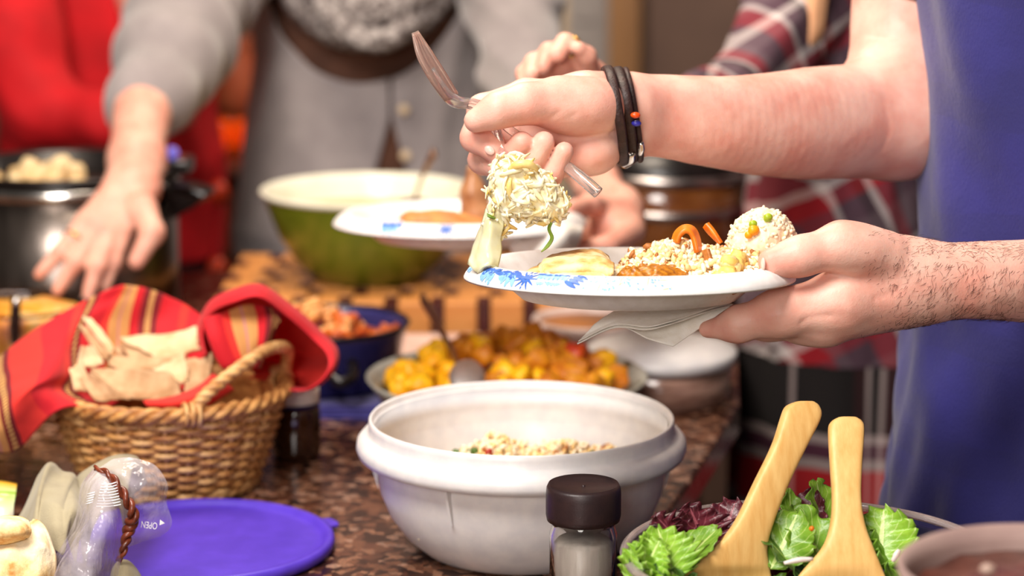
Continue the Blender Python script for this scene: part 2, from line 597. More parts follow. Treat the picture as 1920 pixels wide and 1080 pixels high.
struct('trim_1', px_box(1020, 1064, YB, 0.09), MAT['creampaint'], 'cream strip of door trim beside the pale grey door')
d1 = struct('door_1', px_box(1064, 1140, YB, 0.07), MAT['greypaint'], 'pale grey door seen as a blurred upright band')
build('door_panel', px_box(1076, 1128, YB - 0.006, 0.01, 0.2, 1.0), MAT['greypaint'], d1, smooth=False)
build('door_panel', px_box(1076, 1128, YB - 0.006, 0.01, 1.1, 2.2), MAT['greypaint'], d1, smooth=False)
struct('trim_2', px_box(1142, 1208, YB - 0.05, 0.12), MAT['tanwood'], 'tan wooden door frame post left of the brown cabinet')
tc = thing('tall_cabinet', 'tall matte brown cabinet standing against the back wall', 'cabinet', (P(1300, 100, 5.3)[0], 5.3, 0))
build('body', box(P(1210, 100, 5.2)[0], P(1500, 100, 5.2)[0], 5.12, 5.58, 0, 2.2), MAT['fridge'], tc, smooth=False, bevel=0.01)
build('door', box(P(1214, 100, 5.1)[0], P(1392, 100, 5.1)[0], 5.09, 5.115, 0.06, 2.16), MAT['fridge'], tc, smooth=False, bevel=0.006)
dd = build('door', box(P(1398, 100, 5.1)[0], P(1496, 100, 5.1)[0], 5.09, 5.115, 0.06, 2.16), MAT['black'], tc, smooth=False, bevel=0.006)
build('handle', tube([P(1388, 60, 5.06), P(1388, 200, 5.06)], 0.008, 8), MAT['black'], tc)

# sideboard with candle lanterns, seen between the red and the grey figures
sb = thing('sideboard', 'dark wooden sideboard behind the woman in grey', 'sideboard', (-0.75, 5.2, 0))
build('body', box(-1.9, -0.1, 4.98, 5.4, 0.08, 0.82), MAT['cabinet'], sb, smooth=False, bevel=0.006)
build('top', box(-1.95, -0.05, 4.94, 5.42, 0.82, 0.845), MAT['cabinet'], sb, smooth=False, bevel=0.006)
for k in range(4):
    x0 = -1.88 + k * 0.445
    q = build('door', box(x0, x0 + 0.43, 4.962, 4.98, 0.12, 0.79), MAT['cabinet'], sb, smooth=False, bevel=0.004)
    build('knob', lathe([(0.0, -0.012), (0.012, -0.008), (0.012, 0.006), (0.0, 0.012)], (x0 + 0.38, 4.95, 0.6), 16), MAT['gold'], q)
for k, s in enumerate((-1.8, -0.2)):
    for yy in (5.03, 5.35):
        build('leg', box(s - 0.03, s + 0.03, yy - 0.03, yy + 0.03, 0, 0.09), MAT['cabinet'], sb, smooth=False)
MAT['flame'] = mat('amber_glow', srgb(255, 150, 40), srgb(255, 120, 20), 30, 0.4, emit=srgb(255, 120, 20), estr=2.2)
MAT['amber'] = mat('amber_glass', srgb(224, 120, 30), srgb(200, 90, 20), 20, 0.1, trans=0.6)
for px, lab in ((420, 'left amber candle jar glowing on the sideboard behind the grey sweater'), (455, 'right amber candle jar glowing on the sideboard behind the grey sweater')):
    c = P(px, 262, 5.1); c[2] = 0.845
    t = thing('candle_jar', lab, 'candle', c, 'candle jars on the sideboard')
    build('jar', lathe([(0.0, 0.0), (0.022, 0.0), (0.025, 0.01), (0.025, 0.075), (0.022, 0.08), (0.0215, 0.078), (0.022, 0.012), (0.0, 0.01)], c, 28), MAT['amber'], t)
    build('candle', lathe([(0.0, 0.012), (0.018, 0.012), (0.018, 0.062), (0.0, 0.064)], c, 20), MAT['flame'], t)
# picture and wall shelf whose colours show through the gap at the elbow
ws = thing('wall_shelf', 'short wooden wall shelf above the sideboard', 'shelf', P(440, 215, 5.5))
build('board', box(P(330, 0, 5.5)[0], P(540, 0, 5.5)[0], 5.38, 5.6, P(0, 222, 5.5)[2] - 0.02, P(0, 222, 5.5)[2]), MAT['black'], ws, smooth=False)
for px in (350, 520):
    build('bracket', box(P(px, 0, 5.5)[0] - 0.01, P(px, 0, 5.5)[0] + 0.01, 5.42, 5.6, P(0, 222, 5.5)[2] - 0.1, P(0, 222, 5.5)[2] - 0.02), MAT['black'], ws, smooth=False)
zs = P(0, 222, 5.5)[2]
pv = lathe([(0, 0), (0.045, 0), (0.06, 0.05), (0.05, 0.13), (0.03, 0.17), (0.038, 0.19), (0.034, 0.19), (0.026, 0.17), (0.045, 0.12), (0.0, 0.02)], (P(442, 0, 5.5)[0], 5.48, zs), 32)
tag(build('terracotta_vase', pv, mat('terracotta', srgb(190, 96, 58), srgb(168, 74, 44), 20, 0.6)), 'rust-orange vase on the wall shelf behind the elbow', 'vase')

# ------------------------------------------------------------------ island
poly = [(-1.5, 1.15), (0.80, 1.15), (0.80, 1.925), (0.075, 1.925), (0.178, 2.31), (0.256, 2.62), (0.279, 2.9), (0.33, 3.42), (-1.5, 3.42)]
tag(build('countertop', prism(poly, CT - 0.035, CT), MAT['granite'], smooth=False, bevel=0.004), 'speckled brown granite countertop carrying all the dishes', 'countertop')
def inset(p, d):
    return [(-1.46, 1.2), (0.03, 1.2), (0.03, 2.0), (0.11, 2.33), (0.20, 2.64), (0.225, 2.92), (0.275, 3.37), (-1.46, 3.37)]
ic = thing('island_cabinet', 'reddish brown wooden island cabinet below the granite', 'cabinet', (-0.4, 2.3, 0))
build('body', prism(inset(poly, 0.04), 0.1, CT - 0.036), MAT['cabinet'], ic, smooth=False)
build('toe_kick', prism([(x * 0.97, 2.3 + (y - 2.3) * 0.97) for x, y in inset(poly, 0.04)], 0, 0.1), MAT['black'], ic, smooth=False)
# framed side panels on the visible right side
A, B = np.array([0.11, 2.33]), np.array([0.20, 2.64])
pc = thing('peninsula_cabinet', 'reddish brown cabinet below the near right end of the granite', 'cabinet', (0.4, 1.55, 0))
build('body', box(0.04, 0.76, 1.2, 1.88, 0.1, CT - 0.036), MAT['cabinet'], pc, smooth=False)
build('toe_kick', box(0.06, 0.72, 1.24, 1.84, 0, 0.1), MAT['black'], pc, smooth=False)
for (a, b) in ((np.array([0.035, 2.02]), np.array([0.11, 2.33])), (A, B), (B, np.array([0.225, 2.92]))):
    d = (b - a); L = np.linalg.norm(d); d = d / L; nn = np.array([d[1], -d[0]])
    p0, p1 = a + d * 0.02, b - d * 0.02
    q = [tuple(p0), tuple(p1), tuple(p1 + nn * 0.012), tuple(p0 + nn * 0.012)]
    build('side_panel', prism(q, 0.16, 0.85), MAT['cabinet'], ic, smooth=False, bevel=0.004)

# ------------------------------------------------------------------ white mixing bowl with rice
BX, BY = 0.0085, 2.09
wbowl = thing('mixing_bowl', 'large white plastic mixing bowl with a wide rolled rim in front', 'bowl', (BX, BY, CT))
prof_o = [(0.0, 0.0), (0.080, 0.0), (0.090, 0.004), (0.106, 0.018), (0.119, 0.036), (0.127, 0.056), (0.1305, 0.078), (0.1315, 0.094)]
prof_f = [(0.1315, 0.090), (0.140, 0.0885), (0.1465, 0.091), (0.1485, 0.0965), (0.1475, 0.103), (0.143, 0.108), (0.139, 0.1095), (0.1375, 0.112), (0.1372, 0.118), (0.1368, 0.122), (0.1355, 0.1235), (0.1338, 0.122), (0.133, 0.112)]
prof_i = [(0.1325, 0.09), (0.1285, 0.078), (0.125, 0.056), (0.117, 0.037), (0.104, 0.020), (0.088, 0.007), (0.0, 0.005)]
c = (BX, BY, CT)
build('wall', lathe(prof_o + [(0.1316, 0.096), (0.1312, 0.118)] + [(0.1312, 0.1)] + prof_i, c, 128), MAT['white_plastic'], wbowl)
build('rim', lathe(prof_f, c, 128), MAT['white_plastic'], wbowl)
# gussets under the rim
for a in (-118, -58, 0, 62, 122, 180):
    ca, sa = math.cos(R(a)), math.sin(R(a)); t = np.array([-sa, ca, 0]) * 0.0012; e = np.array([ca, sa, 0])
    base = np.array(c)
    pts = [base + e * 0.131 + [0, 0, 0.091], base + e * 0.1395 + [0, 0, 0.0895], base + e * 0.129 + [0, 0, 0.055]]
    V = [p - t for p in pts] + [p + t for p in pts]
    build('gusset', (V, [(0, 2, 1), (3, 4, 5), (0, 1, 4, 3), (1, 2, 5, 4), (2, 0, 3, 5)]), MAT['white_plastic'], wbowl, smooth=False)

# violet lid on the counter
LX, LY = PZ(368, 1030, CT)[:2]
lid = thing('storage_lid', 'round violet plastic lid lying flat on the granite', 'lid', (LX, LY, CT))
lp = [(0, 0.0), (0.12, 0.0), (0.1245, 0.002), (0.1255, 0.006), (0.1245, 0.011), (0.121, 0.0125), (0.1175, 0.0115), (0.1155, 0.008), (0.112, 0.0065), (0.104, 0.0075), (0.06, 0.009), (0, 0.0095)]
build('disc', lathe(lp, (LX, LY, CT), 120), MAT['purple'], lid)
ta = math.atan2(PZ(618, 992, CT)[1] - LY, PZ(618, 992, CT)[0] - LX)
tb = []
for s in np.linspace(-0.11, 0.11, 9):
    rr = 0.1255 + 0.013 * (1 - (s / 0.11) ** 4) ** 0.5 if abs(s) < 0.1099 else 0.1245
    tb.append((LX + rr * math.cos(ta + s), LY + rr * math.sin(ta + s)))
tb += [(LX + 0.122 * math.cos(ta + s), LY + 0.122 * math.sin(ta + s)) for s in (0.11, -0.11)]
build('tab', prism(tb, CT + 0.004, CT + 0.0075), MAT['purple'], lid, smooth=False, bevel=0.001)

# rice in the mixing bowl: countless grains
def heap(name, n, sampler, grain, mats, label, cat, seed, size=(0.8, 1.25), flat=False):
    """mats: list of (material, share); one object, several materials"""
    rg = np.random.default_rng(seed)
    C = sampler(rg, n)
    V, F = scatter_mesh(grain, C, rand_rots(n, rg, flat), rg.uniform(*size, n))
    o = build(name, (V, F), mats[0][0])
    for m_, _ in mats[1:]: o.data.materials.append(m_)
    sh = np.cumsum([s for _, s in mats]); sh = sh / sh[-1]
    pick = np.searchsorted(sh, rg.random(n))
    o.data.polygons.foreach_set('material_index', np.repeat(pick, len(grain[1])).astype(np.int32))
    tag(o, label, cat, kind='stuff')
    return o


MAT['rice'] = mat('cooked_rice', srgb(246, 230, 202), srgb(236, 212, 174), 300, 0.45, sss=0.2, sssr=(0.004, 0.003, 0.002))
MAT['rice_gold'] = mat('golden_rice', srgb(240, 212, 156), srgb(228, 186, 118), 300, 0.45, sss=0.15, sssr=(0.004, 0.003, 0.002))
MAT['herb'] = mat('chopped_herb', srgb(84, 112, 34), srgb(52, 82, 24), 200, 0.5)
MAT['pepper_red'] = mat('red_pepper_bit', srgb(178, 52, 26), srgb(140, 32, 18), 200, 0.4)
MAT['browned'] = mat('browned_bit', srgb(186, 120, 58), srgb(150, 88, 36), 200, 0.5)
GRAIN = ellipsoid(0.0046, 0.0021, 0.0019, 7, 5)
BIT = ellipsoid(0.0042, 0.0032, 0.0024, 6, 4)


def bowl_rice(rg, n):
    th = rg.uniform(0, 2 * np.pi, n); r = 0.113 * np.sqrt(rg.random(n))
    x, y = r * np.cos(th), r * np.sin(th)
    top = 0.062 + 0.022 * np.exp(-(((x + 0.025) / 0.035) ** 2 + ((y - 0.05) / 0.05) ** 2)) + 0.018 * np.exp(-(((x - 0.045) / 0.03) ** 2 + ((y - 0.055) / 0.05) ** 2)) + 0.008 * noise3(np.stack([x, y, 0 * x], -1), 90, 2, 3)
    top -= 0.014 * np.clip((r - 0.085) / 0.03, 0, 1) ** 2 * (x < 0.02)
    z = top - rg.random(n) ** 2 * 0.012
    return np.stack([BX + x, BY + y, CT + z], -1)


bed = lathe([(0.0, 0.056), (0.06, 0.057), (0.1, 0.053), (0.116, 0.050), (0.119, 0.046), (0.112, 0.04), (0.0, 0.03)], c, 48)
o = build('rice', bed, MAT['rice_gold']); tag(o, 'bed of yellow rice filling the white mixing bowl', 'rice', kind='stuff')
heap('rice', 5200, bowl_rice, GRAIN, [(MAT['rice'], 6), (MAT['rice_gold'], 5), (MAT['browned'], 0.5)], 'loose golden rice grains heaped in the white mixing bowl', 'rice', 3)
heap('rice_garnish', 190, bowl_rice, BIT, [(MAT['herb'], 5), (MAT['pepper_red'], 1.2), (MAT['browned'], 3)], 'green herb and red pepper bits over the bowl of rice', 'garnish', 4, (0.8, 1.7))

# ------------------------------------------------------------------ pepper jar in front
JX, JY = P(1094, 930, 1.86)[:2]
jar = thing('spice_jar', 'clear spice jar with a black screw cap in front of the mixing bowl', 'jar', (JX, JY, CT))
zt = P(1094, 905, 1.86)[2] - CT
jr = M(65, 1.86)
build('glass_body', lathe([(0, 0), (jr - 0.003, 0), (jr, 0.003), (jr, zt - 0.042), (jr - 0.0025, zt - 0.034), (jr - 0.0035, zt - 0.026), (jr - 0.0055, zt - 0.026), (jr - 0.0045, zt - 0.036), (jr - 0.002, zt - 0.045), (jr - 0.002, 0.005), (0, 0.004)], (JX, JY, CT), 64), MAT['glass'], jar)
cr = M(72, 1.86)
cap = build('cap', lathe([(0, zt - 0.003), (cr * 0.86, zt - 0.003), (cr * 0.93, zt - 0.0005), (cr * 0.985, zt - 0.004), (cr, zt - 0.009), (cr, zt - 0.026), (cr * 0.97, zt - 0.0305), (cr * 0.9, zt - 0.031), (0, zt - 0.031)], (JX, JY, CT), 72), MAT['black_plastic'], jar)
build('injection_nub', lathe([(0, zt - 0.0018), (0.0012, zt - 0.002), (0.0015, zt - 0.003)], (JX, JY, CT), 16), MAT['black_plastic'], cap)
sp = lathe([(0, 0.006), (jr - 0.0035, 0.006), (jr - 0.0035, zt - 0.05), (jr - 0.006, zt - 0.047), (0, zt - 0.045)], (JX, JY, CT), 48)
build('pale_fill', sp, mat('pale_grey_fill', srgb(206, 198, 188), srgb(170, 160, 150), 24, 0.9, bump=0.3, bscale=600, stretch=(3, 3, 0.4)), jar)  # pale fill added to brighten the clear jar from inside

# ------------------------------------------------------------------ bread basket
KX, KY = -0.340, 2.31
bk = thing('bread_basket', 'round honey coloured wicker basket with a twisted handle', 'basket', (KX, KY, CT))
BH, RB, RT = 0.094, 0.082, 0.114
def brad(z): return RB + (RT - RB) * (z / BH) ** 0.85
build('lining', lathe([(0, 0.004), (RB - 0.004, 0.004)] + [(brad(z) - 0.005, z) for z in np.linspace(0.006, BH, 8)] + [(brad(z) - 0.007, z) for z in np.linspace(BH, 0.008, 8)] + [(0, 0.007)], (KX, KY, CT), 64), MAT['wicker'], bk)
NS = 30
for k in range(NS):
    a = 2 * math.pi * k / NS
    pts = [(KX + brad(z) * math.cos(a), KY + brad(z) * math.sin(a), CT + z) for z in np.linspace(0.004, BH, 7)]
    build('stake', tube(pts, 0.0024, 6), MAT['wicker_pale'], bk)
rows = 17
for i in range(rows):
    z = 0.008 + (BH - 0.014) * i / (rows - 1)
    th = np.linspace(0, 2 * np.pi, 150, endpoint=False)
    rr = brad(z) + 0.0034 * np.cos(NS / 2 * th + (i % 2) * np.pi)
    pts = np.stack([KX + rr * np.cos(th), KY + rr * np.sin(th), CT + z + 0.0006 * np.sin(5 * th + i)], -1)
    build('weaver', tube(pts, 0.0029, 6, closed=True), MAT['wicker' if i % 3 else 'wicker_pale'], bk)


def braid(parent, name, center, r, z, strands, amp, rad, twists, m, n=220):
    for s in range(strands):
        th = np.linspace(0, 2 * np.pi, n, endpoint=False)
        ph = twists * th + 2 * np.pi * s / strands
        rr = r + amp * np.cos(ph)
        pts = np.stack([center[0] + rr * np.cos(th), center[1] + rr * np.sin(th), center[2] + z + amp * np.sin(ph)], -1)
        build(name, tube(pts, rad, 7, closed=True), m, parent)


braid(bk, 'rim_strand', (KX, KY, CT), RT + 0.002, BH + 0.002, 3, 0.0042, 0.0042, 15, MAT['wicker'])
braid(bk, 'foot_strand', (KX, KY, CT), RB + 0.002, 0.005, 3, 0.003, 0.0034, 13, MAT['wicker_pale'])
def on_rim(deg, dz=0.0, dr=0.0):
    return np.array([KX + (RT + dr) * math.cos(R(deg)), KY + (RT + dr) * math.sin(R(deg)), CT + BH + dz])
hp = crom([on_rim(-71, -0.006), on_rim(-66, 0.016, 0.001), on_rim(-48, 0.040, 0.002), on_rim(-26, 0.052, 0.002), on_rim(-2, 0.042, 0.004), on_rim(16, 0.016, 0.004), on_rim(20, -0.006)], 90)
T, Nn, Bn = frames(hp)
for s in range(3):
    ph = np.linspace(0, 2 * np.pi * 9, 90) + 2 * np.pi * s / 3
    build('handle_strand', tube(hp + 0.0032 * (np.cos(ph)[:, None] * Nn + np.sin(ph)[:, None] * Bn), 0.0036, 7), MAT['wicker_pale'], bk)
# lashings where the handle meets the rim
for deg in (-71, 20):
    for k in range(3):
        cen = on_rim(deg + (k - 1) * 3.2, 0.002); e = np.array([math.cos(R(deg)), math.sin(R(deg)), 0])
        th = np.linspace(0, 2 * np.pi, 18, endpoint=False)
        build('lashing', tube(cen + 0.0105 * (np.cos(th)[:, None] * e + np.sin(th)[:, None] * np.array([0, 0, 1.0])), 0.0022, 6, closed=True), MAT['wicker_pale'], bk)


# striped red cloth
def cloth_mat():
    N = NT('striped_red_cloth'); sx = N.n('ShaderNodeSeparateXYZ'); N.l(N.uv(), sx.inputs[0])
    u, v = sx.outputs[0], sx.outputs[1]
    red, dred, ora, gold, lil, yel = srgb(200, 14, 30), srgb(116, 6, 18), srgb(218, 44, 34), srgb(206, 146, 82), srgb(196, 130, 120), srgb(214, 168, 96)
    st = [(0.0, red), (0.055, gold), (0.085, lil), (0.10, gold), (0.135, dred), (0.15, yel), (0.175, dred), (0.195, ora), (0.30, red), (0.40, ora), (0.43, dred), (0.445, yel), (0.46, dred), (0.475, red), (0.555, ora), (0.58, gold), (0.61, lil), (0.62, gold), (0.655, red), (0.69, dred), (0.715, yel), (0.74, dred), (0.77, red), (0.86, ora), (0.9, red)]
    c = N.ramp(u, st, 'CONSTANT')
    # little stitches in the yellow bands
    w = N.math('SINE', N.math('MULTIPLY', v, 260))
    g = N.math('GREATER_THAN', w, 0.2)
    isy = N.math('ADD', N.math('MULTIPLY', N.math('GREATER_THAN', u, 0.15), N.math('LESS_THAN', u, 0.175)), N.math('ADD', N.math('MULTIPLY', N.math('GREATER_THAN', u, 0.445), N.math('LESS_THAN', u, 0.46)), N.math('MULTIPLY', N.math('GREATER_THAN', u, 0.715), N.math('LESS_THAN', u, 0.74))))
    c = N.mix(N.math('MULTIPLY', isy, g), c, dred)
    N.l(c, N.b.inputs['Base Color']); N.set(Roughness=0.85)
    N.b.inputs['Sheen Weight'].default_value = 0.04
    N.bump(N.noise(N.scale(N.uv(), (500, 500, 1)), 1.0, 2), 0.3, 0.0006)
    return N.m


MAT['redcloth'] = cloth_mat()
rows = [
    [(10, 800, 2.40), (20, 760, 2.41), (100, 690, 2.41), (205, 610, 2.42), (300, 610, 2.44), (400, 640, 2.43)],
    [(-70, 735, 2.36), (5, 668, 2.36), (95, 606, 2.37), (200, 546, 2.39), (262, 541, 2.42), (330, 566, 2.43), (392, 604, 2.42)],
    [(-85, 745, 2.31), (0, 690, 2.30), (95, 622, 2.33), (188, 570, 2.375), (258, 556, 2.41), (325, 580, 2.42), (390, 618, 2.41)],
    [(-80, 770, 2.25), (5, 718, 2.245), (98, 660, 2.275), (160, 622, 2.345), (250, 590, 2.395), (320, 610, 2.41), (386, 640, 2.40)],
    [(-60, 800, 2.19), (10, 752, 2.185), (85, 708, 2.215), (160, 690, 2.30), (245, 640, 2.38), (318, 650, 2.39), (384, 668, 2.385)],
    [(-40, 830, 2.185), (15, 790, 2.175), (70, 735, 2.195), (150, 730, 2.27), (240, 700, 2.35), (316, 700, 2.37), (382, 700, 2.37)],
    [(-30, 842, 2.195), (32, 842, 2.19), (108, 770, 2.20), (200, 765, 2.255), (250, 740, 2.31), (316, 730, 2.34), (380, 730, 2.34)],
]
V1, F1, U1 = loft(rows, 64, 120)
u = U1[:, 0]; v = U1[:, 1]
V1 = V1 + (0.0035 * np.sin(14 * u + 5 * v) * np.sin(9 * v + 2))[:, None] * np.array([0.2, -1, 0.3]) + (0.004 * noise3(V1, 40, 3, 2))[:, None] * np.array([0.3, -0.6, 0.7])
# gathered corner on the right
K = (455, 705, 2.29)
outl = [(378, 655), (372, 610), (392, 566), (438, 545), (490, 534), (545, 572), (598, 618), (632, 655), (628, 695), (590, 726), (552, 728)]
ctr = (500, 640)
def row(f, Y, dx=0, dy=0, k=None):
    return [((1 - f) * K[0] + f * x + dx, (1 - f) * K[1] + f * y + dy, Y + 0.02 * math.sin(i * 1.3)) for i, (x, y) in enumerate(outl)]
rows2 = [row(0.12, 2.33), row(0.35, 2.37), row(0.62, 2.39), row(0.86, 2.37), row(0.98, 2.345), row(1.0, 2.315), row(0.965, 2.285, 0, 3), row(0.90, 2.272, 0, 6)]
V2, F2, U2 = loft(rows2, 48, 110)
V2 = V2 + (0.004 * np.sin(U2[:, 0] * 26) * np.sin(U2[:, 1] * 3))[:, None] * np.array([0, -1, 0.4])
U2 = np.stack([0.20 + 0.22 * U2[:, 0] * 0 + 0.17 * U2[:, 1], U2[:, 0]], -1)
# front flap and rolled tip
rows3 = [[(380, 600, 2.275), (392, 640, 2.262), (415, 688, 2.262), (440, 694, 2.27)],
         [(420, 585, 2.285), (428, 625, 2.268), (444, 668, 2.262), (458, 690, 2.268)],
         [(462, 572, 2.292), (470, 600, 2.278), (474, 640, 2.262), (470, 690, 2.262)],
         [(500, 575, 2.29), (504, 600, 2.272), (498, 640, 2.262), (482, 690, 2.268)],
         [(522, 590, 2.292), (520, 610, 2.285), (508, 640, 2.285), (490, 690, 2.29)]]
V3, F3, U3 = loft(rows3, 36, 40)
V3 = V3 + (0.003 * np.sin(U3[:, 1] * 17))[:, None] * np.array([0, -1, 0.3])
U3 = np.stack([0.50 + 0.27 * U3[:, 1], U3[:, 0]], -1)
th = np.linspace(0, 2 * np.pi * 1.6, 40)
sp = []
for k, (dy, rr) in enumerate(((0, 1.0), (-0.006, 1.0), (-0.012, 0.9))):
    cc = P(502, 594 + 6 * k, 2.29 + dy)
    rad = 0.0125 * rr * (1 - 0.42 * th / th[-1])
    sp.append(np.stack([cc[0] + rad * np.cos(th), np.full(40, cc[1]) + 0.004 * np.sin(th), cc[2] + 0.8 * rad * np.sin(th)], -1))
tail = [sp[0] * 0.55 + 0.45 * P(488, 660, 2.31), sp[0] * 0.2 + 0.8 * P(478, 700, 2.315)]
allr = np.array(tail[::-1] + sp)
V4 = allr.reshape(-1, 3); F4 = grid_faces(len(allr), 40)
U4 = np.stack([0.60 + 0.12 * np.repeat(np.linspace(0, 1, len(allr)), 40), np.tile(np.linspace(0, 1, 40), len(allr))], -1)
n1, n2, n3 = len(V1), len(V1) + len(V2), len(V1) + len(V2) + len(V3)
# inner slip of cloth lying against the near rim under the bread
rows5 = [[(268, 752, 2.23), (320, 745, 2.225), (370, 725, 2.24), (400, 700, 2.26)],
         [(275, 760, 2.225), (325, 757, 2.215), (375, 742, 2.225), (420, 715, 2.25)],
         [(285, 772, 2.24), (330, 772, 2.225), (385, 762, 2.235), (440, 730, 2.26)]]
V5, F5, U5 = loft(rows5, 10, 24)
n4 = n3 + len(V4)
U5 = U5 * 0.05 + np.array([0.21, 0])
V = np.vstack([V1, V2, V3, V4, V5]); F = np.vstack([F1, F2 + n1, F3 + n2, F4 + n3, F5 + n4]); U = np.vstack([U1, U2, U3, U4, U5])
tag(build('bread_cloth', (V, F, U), MAT['redcloth'], solid=0.0016), 'red striped cloth lining and spilling over the bread basket', 'cloth')


# flatbread pieces in the basket
def slab(corners, th, bend, m_, name, label, cat, group, n=9, rough=0.0008, seed=0):
    """corners: four (px,py,Y): a thin bent slab through them"""
    a, b, c_, d = [P(*q) for q in corners]
    nrm = np.cross(b - a, d - a); nrm /= np.linalg.norm(nrm)
    s, t = np.meshgrid(np.linspace(0, 1, n), np.linspace(0, 1, n))
    s, t = s[..., None], t[..., None]
    G = (a * (1 - s) + b * s) * (1 - t) + (d * (1 - s) + c_ * s) * t
    # uneven torn outline
    for e in (0, -1):
        wob = 0.05 * np.sin(np.linspace(0, 7, n) + seed) + 0.04 * np.sin(np.linspace(0, 17, n) + 2 * seed)
        G[e] += wob[:, None] * (d - a) * (1 if e == 0 else -1) * 0.7
        G[:, e] += wob[:, None] * (b - a) * (1 if e == 0 else -1) * 0.35
    G = G + nrm * (bend * 4 * s * (1 - s) * (0.6 + 0.4 * np.sin(3 * t + seed)))
    G = G + (0.0016 * noise3(G, 120, 2, seed))[..., None] * nrm + (rough * noise3(G, 400, 2, seed))[..., None] * nrm
    o = build(name, (G.reshape(-1, 3), grid_faces(n, n)), m_, solid=th, sub=1)
    return tag(o, label, cat, group)


gb = 'flatbread pieces in the basket'
BT, BP = MAT['bread_tan'], MAT['bread']
for q, th_, bd, m_, lab in (
    ([(160, 686, 2.262), (318, 694, 2.255), (344, 744, 2.238), (235, 750, 2.233)], 0.003, 0.005, BT, 'large pale flatbread wedge lying at the front of the basket'),
    ([(222, 634, 2.338), (372, 614, 2.345), (374, 656, 2.318), (292, 672, 2.305)], 0.003, 0.004, BP, 'pale flatbread slab at the top right of the basket heap'),
    ([(226, 648, 2.335), (330, 655, 2.325), (352, 672, 2.31), (250, 684, 2.30)], 0.003, 0.003, BT, 'thin flatbread sheet just under the top slab'),
    ([(188, 668, 2.30), (345, 668, 2.30), (330, 690, 2.285), (225, 698, 2.28)], 0.003, 0.003, BT, 'shaded flatbread layer between the top slab and front wedge'),
    ([(156, 590, 2.325), (170, 592, 2.33), (218, 654, 2.30), (204, 664, 2.295)], 0.0028, 0.003, BP, 'narrow flatbread strip standing up at the left of the basket'),
    ([(147, 606, 2.312), (160, 612, 2.315), (208, 668, 2.292), (190, 678, 2.285)], 0.0028, 0.003, BT, 'second narrow flatbread strip leaning below the upright one'),
    ([(152, 648, 2.285), (176, 650, 2.29), (196, 682, 2.278), (146, 690, 2.27)], 0.003, 0.004, BP, 'short curled flatbread bit beside the upright strips'),
    ([(130, 694, 2.26), (152, 676, 2.265), (172, 724, 2.245), (140, 730, 2.242)], 0.003, 0.006, BP, 'folded flatbread end at the far left of the basket'),
    ([(150, 712, 2.255), (172, 700, 2.25), (245, 748, 2.232), (180, 752, 2.232)], 0.003, 0.002, BT, 'low flatbread corner tucked under the front wedge'),
    ([(286, 694, 2.28), (346, 664, 2.288), (352, 704, 2.262), (340, 718, 2.255)], 0.003, 0.003, BP, 'triangular flatbread piece right of the front wedge'),
    ([(350, 674, 2.285), (398, 662, 2.29), (392, 716, 2.264), (345, 738, 2.25)], 0.003, 0.006, BT, 'toasted flatbread piece next to the red corner of cloth'),
    ([(212, 652, 2.345), (242, 636, 2.35), (252, 664, 2.325), (226, 676, 2.32)], 0.003, 0.003, BT, 'small flatbread bit wedged behind the upright strips')):
    slab(q, th_, bd, m_, 'flatbread_piece', lab, 'bread', gb, n=13, seed=len(lab) % 13)

# ------------------------------------------------------------------ dark sauce jar behind the basket
SX, SY = P(556, 840, 2.40)[:2]
sj = thing('sauce_jar', 'small dark glass jar with a navy lid right of the basket', 'jar', (SX, SY, CT))
MAT['darkglass'] = mat('dark_sauce_glass', srgb(58, 32, 16), srgb(42, 22, 12), 20, 0.06, coat=0.6)
MAT['navy'] = mat('navy_enamel', srgb(52, 48, 104), srgb(40, 36, 84), 30, 0.45)
r0 = M(47, 2.4)
build('glass_body', lathe([(0, 0), (r0 * 0.8, 0), (r0 * 0.95, 0.003), (r0, 0.010), (r0, 0.046), (r0 * 0.96, 0.052), (r0 * 0.92, 0.055), (0, 0.055)], (SX, SY, CT), 48), MAT['darkglass'], sj)
ld = build('lid', lathe([(0, 0.084), (r0 * 0.9, 0.084), (r0 * 0.96, 0.082), (r0 * 0.97, 0.056), (0, 0.054)], (SX, SY, CT), 48), MAT['navy'], sj)
aa = np.linspace(R(-130), R(-28), 16) + R(18)
lab = np.array([[(SX + (r0 * 0.975) * math.cos(a), SY + (r0 * 0.975) * math.sin(a), CT + z) for a in aa] for z in (0.060, 0.080)])
build('label', (lab.reshape(-1, 3), grid_faces(2, 16)), MAT['paper'], ld, solid=0.0004)

# ------------------------------------------------------------------ blue pan on a folded blue towel
TX0, TX1, TY0, TY1 = -0.30, -0.128, 2.555, 2.78
MAT['bluecloth'] = mat('blue_towel', srgb(64, 58, 136), srgb(44, 38, 100), 12, 0.9, bump=0.5, bscale=500, sheen=0.3)
bt = thing('kitchen_towel', 'folded blue kitchen towel under the blue pan', 'towel', ((TX0 + TX1) / 2, (TY0 + TY1) / 2, CT))
for k in range(3):
    s, t = np.meshgrid(np.linspace(0, 1, 30), np.linspace(0, 1, 30))
    X = TX0 + 0.004 * k + (TX1 - TX0 - 0.006 * k) * s; Y = TY0 + 0.004 * k + (TY1 - TY0 - 0.008 * k) * t
    Z = CT + 0.0025 + 0.0042 * k + 0.001 * np.sin(20 * s + k) * np.sin(16 * t) - 0.0012 * (np.abs(2 * t - 1) ** 6)
    build('fold', (np.stack([X, Y, Z], -1).reshape(-1, 3), grid_faces(30, 30)), MAT['bluecloth'], bt, solid=0.0034)
QX, QY = P(612, 605, 2.665)[:2]
z0 = CT + 0.0135
pan = thing('saucepan', 'dark blue enamel pan of pasta on the blue towel', 'pan', (QX, QY, z0))
pr = M(155, 2.665); ph_ = P(612, 605, 2.665)[2] - z0
